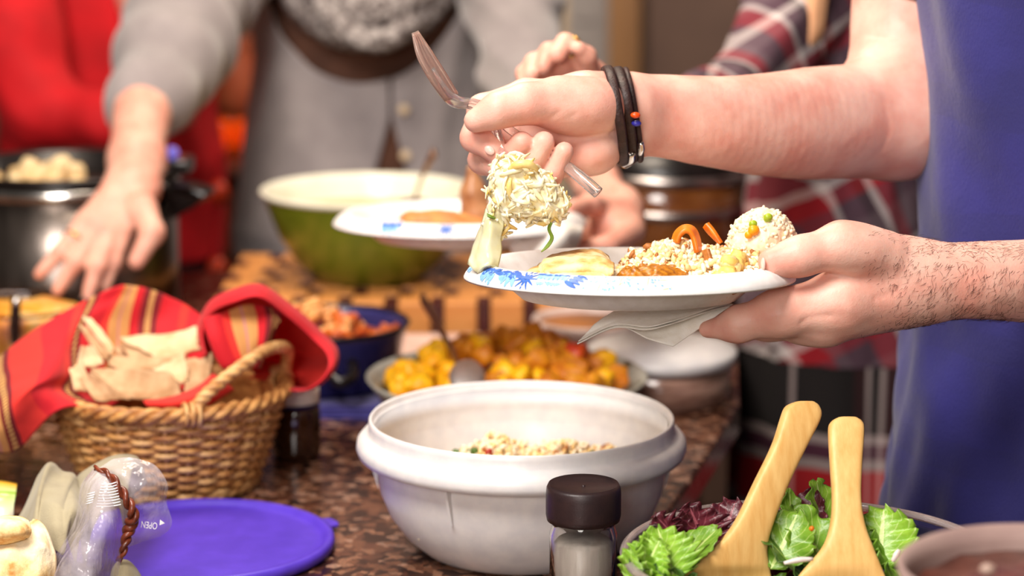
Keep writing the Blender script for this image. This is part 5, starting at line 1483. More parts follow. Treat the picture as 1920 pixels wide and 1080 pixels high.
Vk = np.vstack([g1[0], g2[0], g3[0]]); Fk = np.vstack([g1[1], g2[1] + len(g1[0]), g3[1] + len(g1[0]) + len(g2[0])])
Vk = Vk + (0.0045 * noise3(Vk, 60, 2, 3) + 0.005 * (1 - 2 * np.abs(noise3(Vk, 38, 2, 1))))[:, None] * np.array([0.2, -0.7, 0.6])
tag(build('linen_napkin', (Vk, Fk), MAT['khaki'], solid=0.002), 'crumpled khaki linen napkin behind the clear plastic bag', 'napkin')

bag = thing('plastic_bag', 'clear plastic bag closed with a brown tie beside the violet lid', 'bag', P(180, 1080, 1.9))
b1 = [[(176, 878, 1.93), (188, 878, 1.915), (200, 880, 1.915), (212, 884, 1.93)],
      [(152, 910, 1.93), (175, 905, 1.90), (205, 905, 1.895), (228, 912, 1.925)],
      [(147, 950, 1.925), (170, 945, 1.885), (210, 945, 1.88), (238, 948, 1.92)],
      [(134, 990, 1.92), (160, 985, 1.87), (205, 985, 1.865), (240, 985, 1.91)],
      [(108, 1030, 1.91), (140, 1025, 1.86), (190, 1028, 1.855), (232, 1030, 1.90)],
      [(78, 1080, 1.90), (115, 1075, 1.85), (175, 1078, 1.845), (222, 1075, 1.89)],
      [(50, 1140, 1.89), (95, 1135, 1.84), (160, 1138, 1.835), (212, 1130, 1.88)]]
V, F, U = loft(b1, 60, 50)
V = V + (0.0028 * noise3(V * np.array([1, 1, 0.6]), 130, 3, 4))[:, None] * np.array([0, -1, 0.2])
build('front_film', (V, F, U), MAT['film'], bag)
bb = [[(x, y, Y + 0.05) for x, y, Y in r_] for r_ in b1]
V, F, U = loft(bb, 30, 30)
build('back_film', (V, F, U), MAT['film'], bag)
b2 = [[(182, 880, 1.93), (200, 868, 1.935), (215, 860, 1.94), (245, 857, 1.94)],
      [(205, 895, 1.925), (225, 885, 1.92), (255, 875, 1.925), (290, 872, 1.935)],
      [(230, 925, 1.92), (250, 920, 1.91), (285, 910, 1.915), (314, 908, 1.93)],
      [(243, 955, 1.92), (262, 952, 1.912), (290, 945, 1.918), (312, 940, 1.93)],
      [(246, 975, 1.922), (268, 972, 1.918), (296, 968, 1.922), (322, 975, 1.93)],
      [(236, 1005, 1.925), (256, 1006, 1.925), (285, 1000, 1.926), (318, 992, 1.932)],
      [(230, 1028, 1.93), (240, 1026, 1.93), (268, 1016, 1.932), (300, 1006, 1.935)]]
V, F, U = loft(b2, 50, 40)
V = V + (0.002 * noise3(V, 120, 2, 6))[:, None] * np.array([0, -1, 0.2]) * np.clip((P(0, 960, 1.92)[2] - V[:, 2]) * -40 + 0.3, 0.1, 1)[:, None]
build('flared_end', (V, F, U), MAT['film'], bag)
tie = crom([P(178, 877, 1.92), P(204, 890, 1.905), P(226, 918, 1.898), P(242, 945, 1.895), P(250, 968, 1.897), P(244, 985, 1.902), P(238, 1005, 1.90), P(232, 1030, 1.895), P(222, 1052, 1.90)], 80)
T, Nn, Bn = frames(tie)
for s in range(2):
    ph = np.linspace(0, 2 * np.pi * 5, 80) + np.pi * s
    w = np.interp(np.linspace(0, 1, 80), [0, 0.15, 0.5, 0.62, 1], [0.6, 0.9, 1.2, 1.4, 0.6])
    build('tie_strand', tube(tie + (0.0022 * w * np.cos(ph))[:, None] * Nn + (0.0022 * w * np.sin(ph))[:, None] * Bn, 0.0024 * w, 8), MAT['brown_leather'], bag)


def text_geo(s):
    cu = bpy.data.curves.new('lettering', 'FONT'); cu.body = s; cu.size = 1.0
    ob = bpy.data.objects.new('lettering', cu); COL.objects.link(ob)
    bpy.context.view_layer.update()
    me = bpy.data.meshes.new_from_object(ob.evaluated_get(bpy.context.evaluated_depsgraph_get()))
    V = np.array([v.co[:] for v in me.vertices]); F = [list(p.vertices) for p in me.polygons]
    bpy.data.objects.remove(ob, do_unlink=True); bpy.data.meshes.remove(me); bpy.data.curves.remove(cu)
    return V, F


V, F = text_geo('OPEN')
a = R(-173); ca, sa = math.cos(a), math.sin(a)       # lettering hangs upside down on the film
W = V[:, 0].max(); q = []
for x, y, _ in V:
    X, Y = (x - W / 2) * 12, (y - 0.35) * 18
    q.append(P(280 + X * ca + Y * sa, 985 - (-X * sa + Y * ca) * 1.0, 1.9065))
build('open_lettering', (q, F), MAT['white_ink'], bag, smooth=False)
arrow = [P(309, 981, 1.9065), P(300, 974, 1.9065), P(299, 985, 1.9065)]
build('arrow_mark', (arrow, [(0, 1, 2)]), MAT['white_ink'], bag, smooth=False)
# small printed notice: rows of white strokes on the neck of the bag
geos = []
for k in range(9):
    y = 903 + k * 5.2; x0, x1 = 190 - k * 1.2, 218 + k * 1.1
    c_ = [P(x0 + (x1 - x0) * t, y + 5 - 4 * t + 2.2 * math.sin(3 * t), 1.888 - 0.0006 * k) for t in np.linspace(0, 1, 5)]
    geos.append(tube(np.array(c_), 0.00055, 5))
build('printed_notice', join(*geos), MAT['white_ink'], bag)
geos = []
for k in range(5):
    y = 925 + k * 4.6
    geos.append(tube(np.array([P(164 - k * 0.8, y + 2, 1.889), P(178 - k * 1.0, y - 2, 1.886)]), 0.0006, 5))
build('printed_notice', join(*geos), MAT['white_ink'], bag)

# flatbread in front of the bag
N = NT('charred_flatbread'); v = N.obj()
N.l(N.ramp(N.noise(v, 34, 5), [(0.40, srgb(252, 238, 204)), (0.58, srgb(244, 212, 150)), (0.68, srgb(206, 142, 70)), (0.78, srgb(140, 84, 34))]), N.b.inputs['Base Color']); N.set(Roughness=0.75); N.bump(N.noise(v, 90, 5), 0.6, 0.003)
MAT['char'] = N.m
def fold(rows, label, seed, th=0.005):
    V, F, U = loft(rows, 36, 36)
    V = V + (0.002 * noise3(V, 130, 3, seed))[:, None] * np.array([0.1, -0.7, 0.7])
    tag(build('flatbread', (V, F, U), MAT['char'], solid=th), label, 'bread')
fold([[(-60, 1000, 1.92), (0, 1000, 1.92), (55, 985, 1.92), (66, 978, 1.92)], [(-60, 1010, 1.88), (0, 1005, 1.88), (60, 995, 1.885), (78, 985, 1.895)], [(-60, 1040, 1.85), (0, 1035, 1.85), (70, 1020, 1.86), (94, 1020, 1.88)], [(-60, 1080, 1.83), (0, 1075, 1.83), (65, 1060, 1.845), (102, 1055, 1.87)], [(-60, 1130, 1.82), (0, 1130, 1.82), (60, 1120, 1.83), (95, 1110, 1.86)]], 'large charred pale flatbread in the lower left corner', 2)
fold([[(-50, 985, 1.88), (0, 972, 1.88), (35, 972, 1.88), (52, 980, 1.88)], [(-50, 990, 1.85), (0, 980, 1.848), (38, 980, 1.85), (55, 990, 1.855)], [(-50, 1010, 1.845), (0, 1000, 1.84), (38, 998, 1.842), (54, 1000, 1.85)], [(-50, 1018, 1.855), (0, 1015, 1.85), (36, 1008, 1.85), (48, 1004, 1.86)]], 'browned rolled flatbread edge on top of the large one', 5, 0.004)
blade([[(-60, 900, 2.08), (0, 902, 2.08), (32, 908, 2.08)], [(-60, 925, 2.04), (0, 925, 2.04), (30, 926, 2.045)], [(-60, 955, 2.03), (0, 955, 2.03), (26, 950, 2.035)], [(-60, 985, 2.03), (0, 985, 2.02), (24, 980, 2.03)]], 0.002, None, 'produce_bag', 'pale bag with yellow and green stripes at the left edge', 'bag')
N = NT('striped_produce_film'); sx = N.n('ShaderNodeSeparateXYZ'); N.l(N.uv(), sx.inputs[0])
N.l(N.ramp(sx.outputs[1], [(0.0, srgb(60, 70, 40)), (0.06, srgb(246, 186, 40)), (0.26, srgb(196, 214, 140)), (0.34, srgb(140, 176, 44)), (0.55, srgb(206, 220, 160)), (0.8, srgb(220, 214, 190))], 'LINEAR'), N.b.inputs['Base Color']); N.set(Roughness=0.3)
bpy.data.objects['produce_bag'].data.materials.append(N.m)

# ------------------------------------------------------------------ people
def C(a, b): return ('c', P(*a[:3]), P(*b[:3]), M(a[3], a[2]), M(b[3], b[2]))
def E(px, py, Y, rx, ry, rz): return ('e', P(px, py, Y), M(rx, Y), ry, M(rz, Y))


def torso(secs, n=96, m=70, th0=0.0, th1=2 * math.pi, fold=None, ztop=None, power=2.2, slit=None):
    """secs: (z, xc, yc, rx, ry) bottom to top -> skin of an upright garment"""
    S = np.array(secs, float); S = S[np.argsort(S[:, 0])]
    closed = abs(th1 - th0 - 2 * math.pi) < 1e-6
    th = np.linspace(th0, th1, n, endpoint=not closed)
    V = np.zeros((m, n, 3))
    for j, a in enumerate(th):
        zt = S[-1, 0] if ztop is None else ztop(a)
        z = np.linspace(S[0, 0], zt, m)
        f = [np.interp(z, S[:, 0], S[:, k]) for k in range(5)]
        aa = np.full(m, a)
        if slit is not None: aa = slit(a, z)
        ca, sa = np.cos(aa), np.sin(aa)
        rr = (np.abs(ca) ** power + np.abs(sa) ** power) ** (-1 / power)
        q = 1.0 + (fold(aa, z) if fold else 0)
        V[:, j, 0] = f[1] + f[3] * rr * ca * q
        V[:, j, 1] = f[2] + f[4] * rr * sa * q
        V[:, j, 2] = z
    F = grid_faces(m, n, closed)
    v, u = np.meshgrid(np.linspace(0, 1, m), np.linspace(0, 1, n), indexing='ij')
    return V.reshape(-1, 3), F, np.stack([u, v], -1).reshape(-1, 2)


def zc(py, Y): return P(960, py, Y)[2]


# ============ the man with plate and fork
man = thing('person', 'person in a blue shirt holding plate and fork at right', 'person', (0.56, 2.12, 0))
# right arm, wrist and gripping hand
def schain(pts, n=16):
    """smoothly interpolated limb: many short tapered capsules"""
    return chain([tuple(q) for q in crom(np.array(pts, float), n)])


arm_a = schain([(1150, 190, 2.005, 49), (1240, 194, 2.03, 54), (1340, 206, 2.055, 62), (1440, 212, 2.09, 74), (1540, 212, 2.13, 86), (1640, 214, 2.17, 92), (1690, 222, 2.185, 92)], 44)
arm_b = schain([(1150, 238, 2.005, 50), (1240, 240, 2.03, 55), (1340, 248, 2.055, 66), (1440, 252, 2.09, 78), (1540, 250, 2.13, 86), (1640, 238, 2.17, 90), (1690, 225, 2.185, 90)], 44)
arm_u = schain([(1690, 225, 2.185, 92), (1694, 120, 2.205, 98), (1706, 0, 2.235, 106), (1735, -190, 2.27, 115)], 14)
palm = [C((1175, 195, 2.01, 48), (1100, 188, 1.985, 50)), C((1175, 236, 2.01, 50), (1105, 262, 1.985, 52)), C((1100, 190, 1.985, 48), (990, 186, 1.985, 36)),
        C((1100, 215, 1.985, 48), (980, 226, 1.985, 34)), C((1100, 250, 1.985, 48), (1010, 275, 1.98, 34)), C((1105, 270, 1.98, 46), (1045, 304, 1.972, 32)),
        E(1112, 283, 1.972, 44, 0.024, 40)]
thumb = [C((1120, 200, 1.968, 54), (1045, 196, 1.948, 46)), C((1045, 192, 1.948, 42), (985, 194, 1.932, 33)), C((985, 194, 1.932, 33), (935, 206, 1.924, 28)), C((935, 206, 1.924, 28), (892, 226, 1.924, 22)), E(1088, 200, 1.957, 60, 0.024, 46)]
index = [C((985, 182, 1.985, 33), (905, 205, 1.968, 27)), C((905, 205, 1.968, 27), (890, 258, 1.945, 25)), C((890, 258, 1.945, 25), (928, 284, 1.934, 21))]
middle = [C((972, 226, 1.985, 33), (906, 300, 1.968, 26)), C((906, 300, 1.968, 26), (944, 316, 1.934, 23)), C((944, 316, 1.934, 23), (978, 268, 1.926, 21))]
ring = [C((1000, 272, 1.982, 32), (955, 330, 1.966, 25)), C((955, 330, 1.966, 25), (990, 326, 1.930, 22)), C((990, 326, 1.930, 22), (1020, 266, 1.926, 20))]
pinky = [C((1042, 304, 1.974, 29), (1012, 340, 1.956, 22)), C((1012, 340, 1.956, 22), (1034, 330, 1.930, 20)), C((1034, 330, 1.930, 20), (1058, 284, 1.926, 18))]


def crease(pts, depth, width):
    """shallow skin folds along pixel polylines"""
    Q = [crom([P(*p) for p in l], 40) for l in pts]
    Q = np.vstack(Q)
    def f(X):
        out = np.zeros(len(X))
        for i in range(0, len(X), 20000):
            d = np.sqrt(((X[i:i + 20000, None] - Q[None]) ** 2).sum(-1)).min(1)
            out[i:i + 20000] = depth * np.exp(-(d / width) ** 2)
        return out
    return f


cr1 = crease([[(1018, 236, 1.93), (1035, 222, 1.925), (1052, 205, 1.928)], [(1030, 244, 1.93), (1052, 232, 1.925), (1080, 214, 1.928)], [(940, 182, 1.905), (946, 200, 1.898), (944, 222, 1.90)], [(1130, 250, 1.945), (1110, 262, 1.945), (1085, 268, 1.945)], [(1140, 170, 1.965), (1146, 215, 1.96), (1140, 270, 1.962)]], 0.0011, 0.0022)
VA, FA = sdf_mesh([(0, arm_a), (0, arm_b, 0.012), (0, arm_u, 0.035), (0.014, palm, 0.016), (0.006, index, 0.006), (0.005, middle, 0.0015), (0.005, ring, 0.001), (0.005, pinky, 0.001), (0.012, thumb, 0.003)], 0.0018, 0.012,
                  disp=lambda X: cr1(X) + 0.0003 * noise3(X, 30, 2, 8) - 0.0004 * np.maximum(0, noise3(X * np.array([0.35, 1, 1]), 150, 2, 2)))
# left arm, hand under the plate
arm2 = schain([(2100, 524, 1.99, 84), (1980, 522, 1.945, 74), (1860, 518, 1.915, 66), (1760, 514, 1.905, 58), (1700, 506, 1.902, 54)], 14)
arm2b = schain([(2100, 532, 1.99, 84), (1980, 532, 1.945, 74), (1860, 534, 1.915, 66), (1760, 540, 1.905, 58), (1700, 542, 1.902, 54)], 14)
palm2 = [C((1720, 512, 1.905, 54), (1640, 488, 1.895, 52)), C((1720, 540, 1.905, 56), (1575, 566, 1.885, 55)), C((1720, 545, 1.91, 54), (1560, 598, 1.895, 46)), C((1720, 545, 1.92, 50), (1560, 600, 1.925, 42)), C((1720, 545, 1.93, 46), (1580, 600, 1.95, 38)),
         E(1532, 622, 1.888, 34, 0.014, 26), E(1490, 618, 1.90, 30, 0.014, 24)]
thumb2 = [C((1655, 484, 1.892, 52), (1578, 462, 1.878, 42)), C((1578, 462, 1.878, 42), (1500, 480, 1.870, 33)), C((1500, 480, 1.870, 33), (1450, 492, 1.868, 28)), E(1610, 470, 1.885, 52, 0.02, 44)]
index2 = [C((1575, 566, 1.885, 56), (1462, 588, 1.878, 43)), C((1462, 588, 1.878, 43), (1385, 608, 1.882, 30)), C((1385, 608, 1.882, 30), (1326, 618, 1.90, 16))]
middle2 = [C((1560, 598, 1.90, 46), (1440, 602, 1.915, 34)), C((1440, 602, 1.915, 34), (1300, 598, 1.94, 22))]
ring2 = [C((1560, 600, 1.93, 42), (1450, 602, 1.945, 30)), C((1450, 602, 1.945, 30), (1320, 596, 1.965, 20))]
pinky2 = [C((1580, 600, 1.952, 36), (1490, 600, 1.97, 26)), C((1490, 600, 1.97, 26), (1390, 590, 1.985, 18))]
cr2 = crease([[(1476, 452, 1.845), (1480, 480, 1.838), (1476, 508, 1.842)], [(1488, 454, 1.845), (1493, 480, 1.838), (1490, 508, 1.842)], [(1350, 640, 1.875), (1352, 620, 1.862), (1348, 604, 1.87)], [(1470, 515, 1.85), (1540, 520, 1.855), (1600, 506, 1.862)], [(1500, 605, 1.862), (1520, 596, 1.86), (1560, 590, 1.862)], [(1640, 560, 1.868), (1680, 545, 1.872), (1700, 520, 1.875)]], 0.0011, 0.002)
VB, FB = sdf_mesh([(0, arm2), (0, arm2b, 0.012), (0.016, palm2, 0.016), (0.010, index2, 0.010), (0.008, middle2, 0.003), (0.008, ring2, 0.003), (0.008, pinky2, 0.003), (0.012, thumb2, 0.004)], 0.0018, 0.012,
                  disp=lambda X: cr2(X) + 0.0006 * noise3(X, 70, 2, 9) - 0.0007 * np.maximum(0, noise3(X * np.array([0.3, 1, 1.2]), 170, 2, 5)))
VC, FC = sdf_mesh([(0.05, [C((1745, -170, 2.27, 100), (1960, -130, 2.2, 90)), C((1960, -130, 2.2, 90), (2090, -120, 2.03, 95)), C((2090, -120, 2.03, 95), (2110, 200, 2.0, 105)), C((2110, 200, 2.0, 105), (2100, 528, 1.99, 86)), ('e', np.array([0.56, 2.14, 1.15]), 0.13, 0.16, 0.34)])], 0.008)
VA_arm = VA
F_all = np.vstack([FA, FB + len(VA), FC + len(VA) + len(VB)])
mb = build('body', (np.vstack([VA, VB, VC]), F_all), MAT['skin'], man)


def nail(parent, px, py, Y, w, h, tilt, ny=-0.7, nx=0.0):
    V, F = ellipsoid(M(w, Y), 0.0016, M(h, Y), 16, 9)
    Mx = np.array(Matrix.Rotation(R(tilt), 3, 'Y') @ Matrix.Rotation(R(nx), 3, 'Z'))
    build('fingernail', (V @ Mx.T + P(px, py, Y), F), MAT['nail'], parent)


nail(mb, 918, 282, 1.9245, 11, 8, 35, nx=-12)
nail(mb, 1431, 495, 1.8555, 6, 12, 0, nx=-55)
# forearm hair
rg = np.random.default_rng(77)
scr = VB[:, 0] / (VB[:, 1]) * FPX * CP + 960
ok = np.where((VB[:, 0] > P(1610, 500, 1.9)[0]) & (VB[:, 0] < P(1990, 500, 1.93)[0]) & (VB[:, 1] < 1.915))[0]
ctrm = np.array([0, 1.912, P(1750, 527, 1.91)[2]])
geos = []
pick = rg.choice(ok, 2200)
for i in pick:
    p0 = VB[i]; w = np.clip((p0[0] - P(1610, 500, 1.9)[0]) / 0.06, 0, 1)
    if rg.random() > 0.25 + 0.75 * w: continue
    out = p0 - ctrm; out[0] = 0; out /= np.linalg.norm(out)
    d = np.array([-0.55 + 0.35 * rg.normal(), -0.1, -0.7 + 0.35 * rg.normal()])
    if out[2] > 0.6: d = np.array([0.9 * rg.normal(), -0.2, 0.5])
    d -= out * d.dot(out); d /= np.linalg.norm(d) + 1e-9
    ln = rg.uniform(0.004, 0.011) * (0.55 + 0.45 * w)
    bnd = rg.normal() * 0.2
    side = np.cross(out, d)
    pts = np.array([p0 - out * 0.0003, p0 + (d * 0.5 + side * bnd * 0.3 + out * 0.10) * ln, p0 + (d * 0.95 + side * bnd + out * 0.12) * ln])
    geos.append(tube(pts, [0.00012, 0.0001, 0.00003], 3))
MAT['hair'] = mat('dark_arm_hair', srgb(70, 42, 30), srgb(48, 28, 20), 100, 0.5)
o = build('arm_hair', join(*geos), MAT['hair'], mb); o['kind'] = 'stuff'

# blue shirt
def shirt_mat():
    N = NT('blue_cotton_check'); v = N.obj(); sx = N.n('ShaderNodeSeparateXYZ'); N.l(v, sx.inputs[0])
    c = N.ramp(N.noise(v, 10, 4), [(0.3, srgb(42, 39, 118)), (0.7, srgb(32, 30, 94))])
    st = N.math('GREATER_THAN', N.math('SINE', N.math('ADD', N.math('MULTIPLY', sx.outputs[2], 62), N.math('MULTIPLY', N.noise(v, 6, 2), 2.0))), 0.72)
    c = N.mix(N.math('MULTIPLY', st, 0.35), c, srgb(34, 32, 92))
    N.l(c, N.b.inputs['Base Color']); N.set(Roughness=0.85); N.b.inputs['Sheen Weight'].default_value = 0.15
    N.bump(N.math('ADD', N.noise(N.scale(v, (3, 3, 1)), 300, 2), N.math('MULTIPLY', N.noise(v, 26, 3), 3)), 0.4, 0.0015)
    return N.m


MAT['blueshirt'] = shirt_mat()
bl = [(-420, 1880, 0.10), (-330, 1760, 0.2), (-200, 1735, 0.2), (0, 1741, 0.19), (150, 1746, 0.185), (300, 1742, 0.18), (450, 1735, 0.18), (600, 1716, 0.185), (720, 1698, 0.19), (830, 1688, 0.19), (960, 1668, 0.19), (1180, 1655, 0.19)]
secs = []
for py, px, ry in bl:
    q = P(px, py, 2.12); secs.append((q[2], 0.56, 2.145, 0.56 - q[0], ry))
fold_b = lambda a, z: 0.022 * np.sin(9 * a + 16 * z) * np.sin(21 * z + 2 * a) + 0.010 * np.sin(23 * a - 30 * z) * np.exp(-((z - 0.98) / 0.12) ** 2) + 0.008 * np.sin(34 * z + 5 * a)
shirt = build('shirt', torso(secs, 140, 110, fold=fold_b), MAT['blueshirt'], man, solid=0.0015)
# short sleeves
sl = [P(1722, -60, 2.235), P(1726, -120, 2.25), P(1745, -220, 2.27), P(1800, -300, 2.26)]
build('sleeve', tube([P(1706, 0, 2.232)] + sl, [M(112, 2.23), M(118, 2.24), M(124, 2.25), M(130, 2.26), M(120, 2.26)], 40, k=20, cap=False), MAT['blueshirt'], man, solid=0.002)
build('sleeve', tube([P(2115, 230, 2.0), P(2105, 60, 2.0), P(2090, -120, 2.02), P(2020, -240, 2.08)], [M(122, 2), M(128, 2), M(136, 2), M(130, 2)], 40, k=20, cap=False), MAT['blueshirt'], man, solid=0.002)
MAT['denim'] = mat('dark_trousers', srgb(34, 34, 62), srgb(26, 26, 50), 30, 0.9, bump=0.3, bscale=500)
tr = [(0.03, 0.56, 2.16, 0.13, 0.16), (0.45, 0.56, 2.16, 0.15, 0.17), (0.86, 0.56, 2.15, 0.18, 0.18), (0.93, 0.56, 2.15, 0.18, 0.18)]
build('trousers', torso(tr, 60, 20), MAT['denim'], man)
for yy in (2.07, 2.23):
    V, F = ellipsoid(0.14, 0.045, 0.05, 20, 10); V[:, 2] = np.maximum(V[:, 2], -0.03)
    build('shoe', (V + np.array([0.52, yy, 0.03]), F), MAT['leather'], man)
# leather bracelet
br = thing('bracelet', 'dark leather bracelet with silver clasp on the wrist', 'bracelet', P(1160, 213, 2.0))
ring_top, ring_bot = P(1150, 136, 2.008), P(1176, 290, 2.006)
cen = (ring_top + ring_bot) / 2
vz = ring_top - ring_bot; vz /= np.linalg.norm(vz)
vy = np.array([0.05, -1.0, 0]); vy -= vz * vy.dot(vz); vy /= np.linalg.norm(vy)
wd = np.cross(vy, vz); wd *= np.sign(wd[0])


def wrist_ring(off):
    """outline of the wrist in the bracelet's plane, measured on the arm"""
    Q = VA_arm - (cen + wd * off)
    Q = Q[(np.abs(Q @ wd) < 0.003) & (np.linalg.norm(Q, axis=1) < 0.06)]
    ang = np.arctan2(Q @ vy, Q @ vz); rad = np.hypot(Q @ vy, Q @ vz)
    th = np.linspace(-np.pi, np.pi, 73)[:-1]; out = np.zeros(72)
    for i, t in enumerate(th):
        d = np.abs((ang - t + np.pi) % (2 * np.pi) - np.pi)
        out[i] = rad[d < 0.14].max() if (d < 0.14).any() else np.nan
    out = np.where(np.isnan(out), np.nanmean(out), out)
    for _ in range(14): out = (np.roll(out, 1) + out + np.roll(out, -1)) / 3
    return th, out


for k, (off, rw) in enumerate(((-0.0055, 0.0042), (0.0035, 0.0042), (0.0105, 0.0024))):
    th, rr = wrist_ring(off); rr = rr + 0.0016
    pts = cen + wd * off + (rr * np.cos(th))[:, None] * vz + (rr * np.sin(th))[:, None] * vy
    build('strap', tube(pts, 0.0016, 10, closed=True, flat=rw / 0.0016), MAT['leather'], br)
_th, _rr = wrist_ring(0.003)
def on_ring(deg, off):
    r_ = np.interp(R(deg), _th, _rr) + 0.0034
    return cen + wd * off + r_ * math.cos(R(deg)) * vz + r_ * math.sin(R(deg)) * vy
MAT['bead_orange'] = mat('orange_bead', srgb(232, 92, 24), srgb(214, 70, 16), 60, 0.3)
MAT['bead_blue'] = mat('blue_bead', srgb(60, 56, 170), srgb(44, 40, 140), 60, 0.3)
for deg, m_ in ((88, 'bead_orange'), (97, 'bead_blue')):
    V, F = ellipsoid(0.0042, 0.003, 0.0026, 16, 9); build('bead', (V + on_ring(deg, 0.0085), F), MAT[m_], br)
build('clasp', tube([on_ring(140, 0.001), on_ring(155, 0.0), on_ring(172, -0.004)], [0.0035, 0.0046, 0.0038], 12, k=12, flat=1.2), MAT['silver'], br)
build('clasp', tube([on_ring(126, 0.0105), on_ring(136, 0.0105), on_ring(146, 0.009)], [0.0024, 0.003, 0.0024], 10, k=10), MAT['silver'], br)

# ============ woman in grey
gw = thing('person', 'person in a grey cardigan and scarf reaching across the counter', 'person', (P(690, 200, 3.66)[0], 3.66, 0))
YG = 3.62
gx = P(690, 200, YG)[0]
MAT['grey_knit'] = mat('grey_knit', srgb(156, 147, 146), srgb(140, 131, 131), 16, 0.95, bump=0.4, bscale=420, sheen=0.3)
MAT['brown_top'] = mat('brown_top', srgb(92, 58, 42), srgb(72, 44, 32), 20, 0.9, bump=0.2)
MAT['dark_trousers'] = mat('charcoal_trousers', srgb(42, 34, 40), srgb(30, 24, 30), 20, 0.9)
gsec = []
for py, lx, rx_, ry in ((470, 448, 930, 0.15), (420, 440, 930, 0.155), (330, 452, 920, 0.15), (220, 470, 905, 0.145), (100, 480, 900, 0.145), (0, 470, 915, 0.145), (-100, 440, 930, 0.14), (-190, 470, 920, 0.12), (-250, 580, 810, 0.07)):
    a, b = P(lx, py, YG)[0], P(rx_, py, YG)[0]
    gsec.append((zc(py, YG), (a + b) / 2, YG, (b - a) / 2, ry))
und = [(s[0], s[1], s[2], s[3] * 0.93, s[4] * 0.93) for s in gsec]
build('undershirt', torso(und, 80, 40), MAT['brown_top'], gw)
z310, z215 = zc(415, YG - 0.14), zc(222, YG - 0.14)
sc0 = R(-76)
def gslit(a, z):
    """open the front below the button"""
    gap = R(0.6) + R(7.5) * np.clip((z215 - z) / 0.09, 0, 1) ** 1.0
    f = (a - sc0) / (2 * math.pi)          # 0..1 round the body
    return sc0 + gap + f * (2 * math.pi - 2 * gap)
zsh = gsec[-1][0]; zneck = zc(156, YG - 0.14)
def gtop(a):
    d = abs((a - R(-90) + math.pi) % (2 * math.pi) - math.pi)
    w = np.clip(1 - (d / R(70)) ** 2, 0, 1)
    return zsh - (zsh - zneck) * w ** 0.55
gfold = lambda a, z: 0.018 * np.sin(7 * a + 20 * z) * np.sin(13 * z) + 0.012 * np.sin(15 * a - 26 * z)
build('cardigan', torso(gsec, 150, 80, sc0, sc0 + 2 * math.pi - 1e-3, fold=gfold, ztop=gtop, slit=gslit), MAT['grey_knit'], gw, solid=0.004)
card = bpy.data.objects['cardigan']
for px, py in ((757, 206), (760, 292)):
    V, F = ellipsoid(0.008, 0.003, 0.008, 16, 8)
    build('button', (V + P(px, py, YG - 0.148), F), MAT['creampaint'], card)
gtr = [(0.03, gx, YG, 0.15, 0.11), (0.5, gx, YG, 0.18, 0.13), (zc(415, YG), gx, YG, 0.185, 0.148), (zc(400, YG), gx, YG, 0.18, 0.14)]
build('trousers', torso(gtr, 60, 20), MAT['dark_trousers'], gw)
# scarf
N = NT('grey_knit_scarf'); v = N.obj()
N.l(N.ramp(N.noise(v, 85, 3, 0.7), [(0.36, srgb(64, 56, 54)), (0.48, srgb(120, 110, 108)), (0.6, srgb(196, 188, 184)), (0.7, srgb(90, 80, 78))]), N.b.inputs['Base Color']); N.set(Roughness=0.95); N.bump(N.noise(v, 160, 3), 0.8, 0.006)
arcs = [([(540, -60), (572, 10), (620, 50), (690, 72), (760, 52), (812, 6), (838, -60)], 40, 3.44),
        ([(560, -80), (600, -20), (650, 15), (700, 28), (750, 12), (795, -30), (820, -80)], 42, 3.43),
        ([(575, -110), (620, -60), (670, -35), (710, -30), (750, -45), (785, -80), (800, -120)], 42, 3.45),
        ([(598, 20), (640, 62), (690, 88), (735, 82), (775, 50)], 22, 3.40)]
geos = []
for pts, r_, Y in arcs:
    w = np.array([P(x, y - 14, Y + 0.09 * ((x - 690) / 150) ** 2) for x, y in pts])
    geos.append(tube(w, np.full(len(w), M(r_, Y)), 18, k=60))
th = np.linspace(0, 2 * np.pi, 20, endpoint=False)
nk_ = P(690, -120, YG)
geos.append(tube(np.stack([nk_[0] + 0.10 * np.cos(th), nk_[1] - 0.03 + 0.11 * np.sin(th), np.full(20, nk_[2]) + 0.02 * np.sin(th)], -1), 0.045, 16, closed=True))
V, F = join(*geos); V = V + (0.007 * noise3(V, 70, 3, 5))[:, None] * np.array([0.4, -0.8, 0.6])
build('scarf', (V, F), N.m, gw)
# sleeves
dirv = lambda a, b: (P(*b) - P(*a)) / np.linalg.norm(P(*b) - P(*a))
ax1 = dirv((430, -60, 3.45), (262, 220, 3.03))
def sleeve_disp(X): return 0.0065 * np.sin((X @ ax1) * 72 + 2.5 * noise3(X, 9, 1, 3)) + 0.002 * noise3(X, 30, 2, 2)
V, F = sdf_mesh([(0.03, [C((500, -170, 3.55, 105), (375, -30, 3.40, 105)), C((375, -30, 3.40, 105), (322, 75, 3.22, 95)), C((330, 75, 3.22, 98), (268, 205, 3.05, 66)), C((350, 60, 3.25, 80), (310, 160, 3.12, 66))])], 0.005, disp=sleeve_disp)
build('sleeve', (V, F), MAT['grey_knit'], gw)
V, F = sdf_mesh([(0.03, [C((880, -160, 3.58, 100), (965, 20, 3.44, 82)), C((965, 20, 3.44, 82), (978, 140, 3.28, 70)), C((978, 140, 3.28, 70), (1040, 250, 3.0, 52))])], 0.005, disp=lambda X: 0.003 * np.sin(X[:, 2] * 120 + X[:, 0] * 60) + 0.002 * noise3(X, 30, 2, 2))
build('sleeve', (V, F), MAT['grey_knit'], gw)
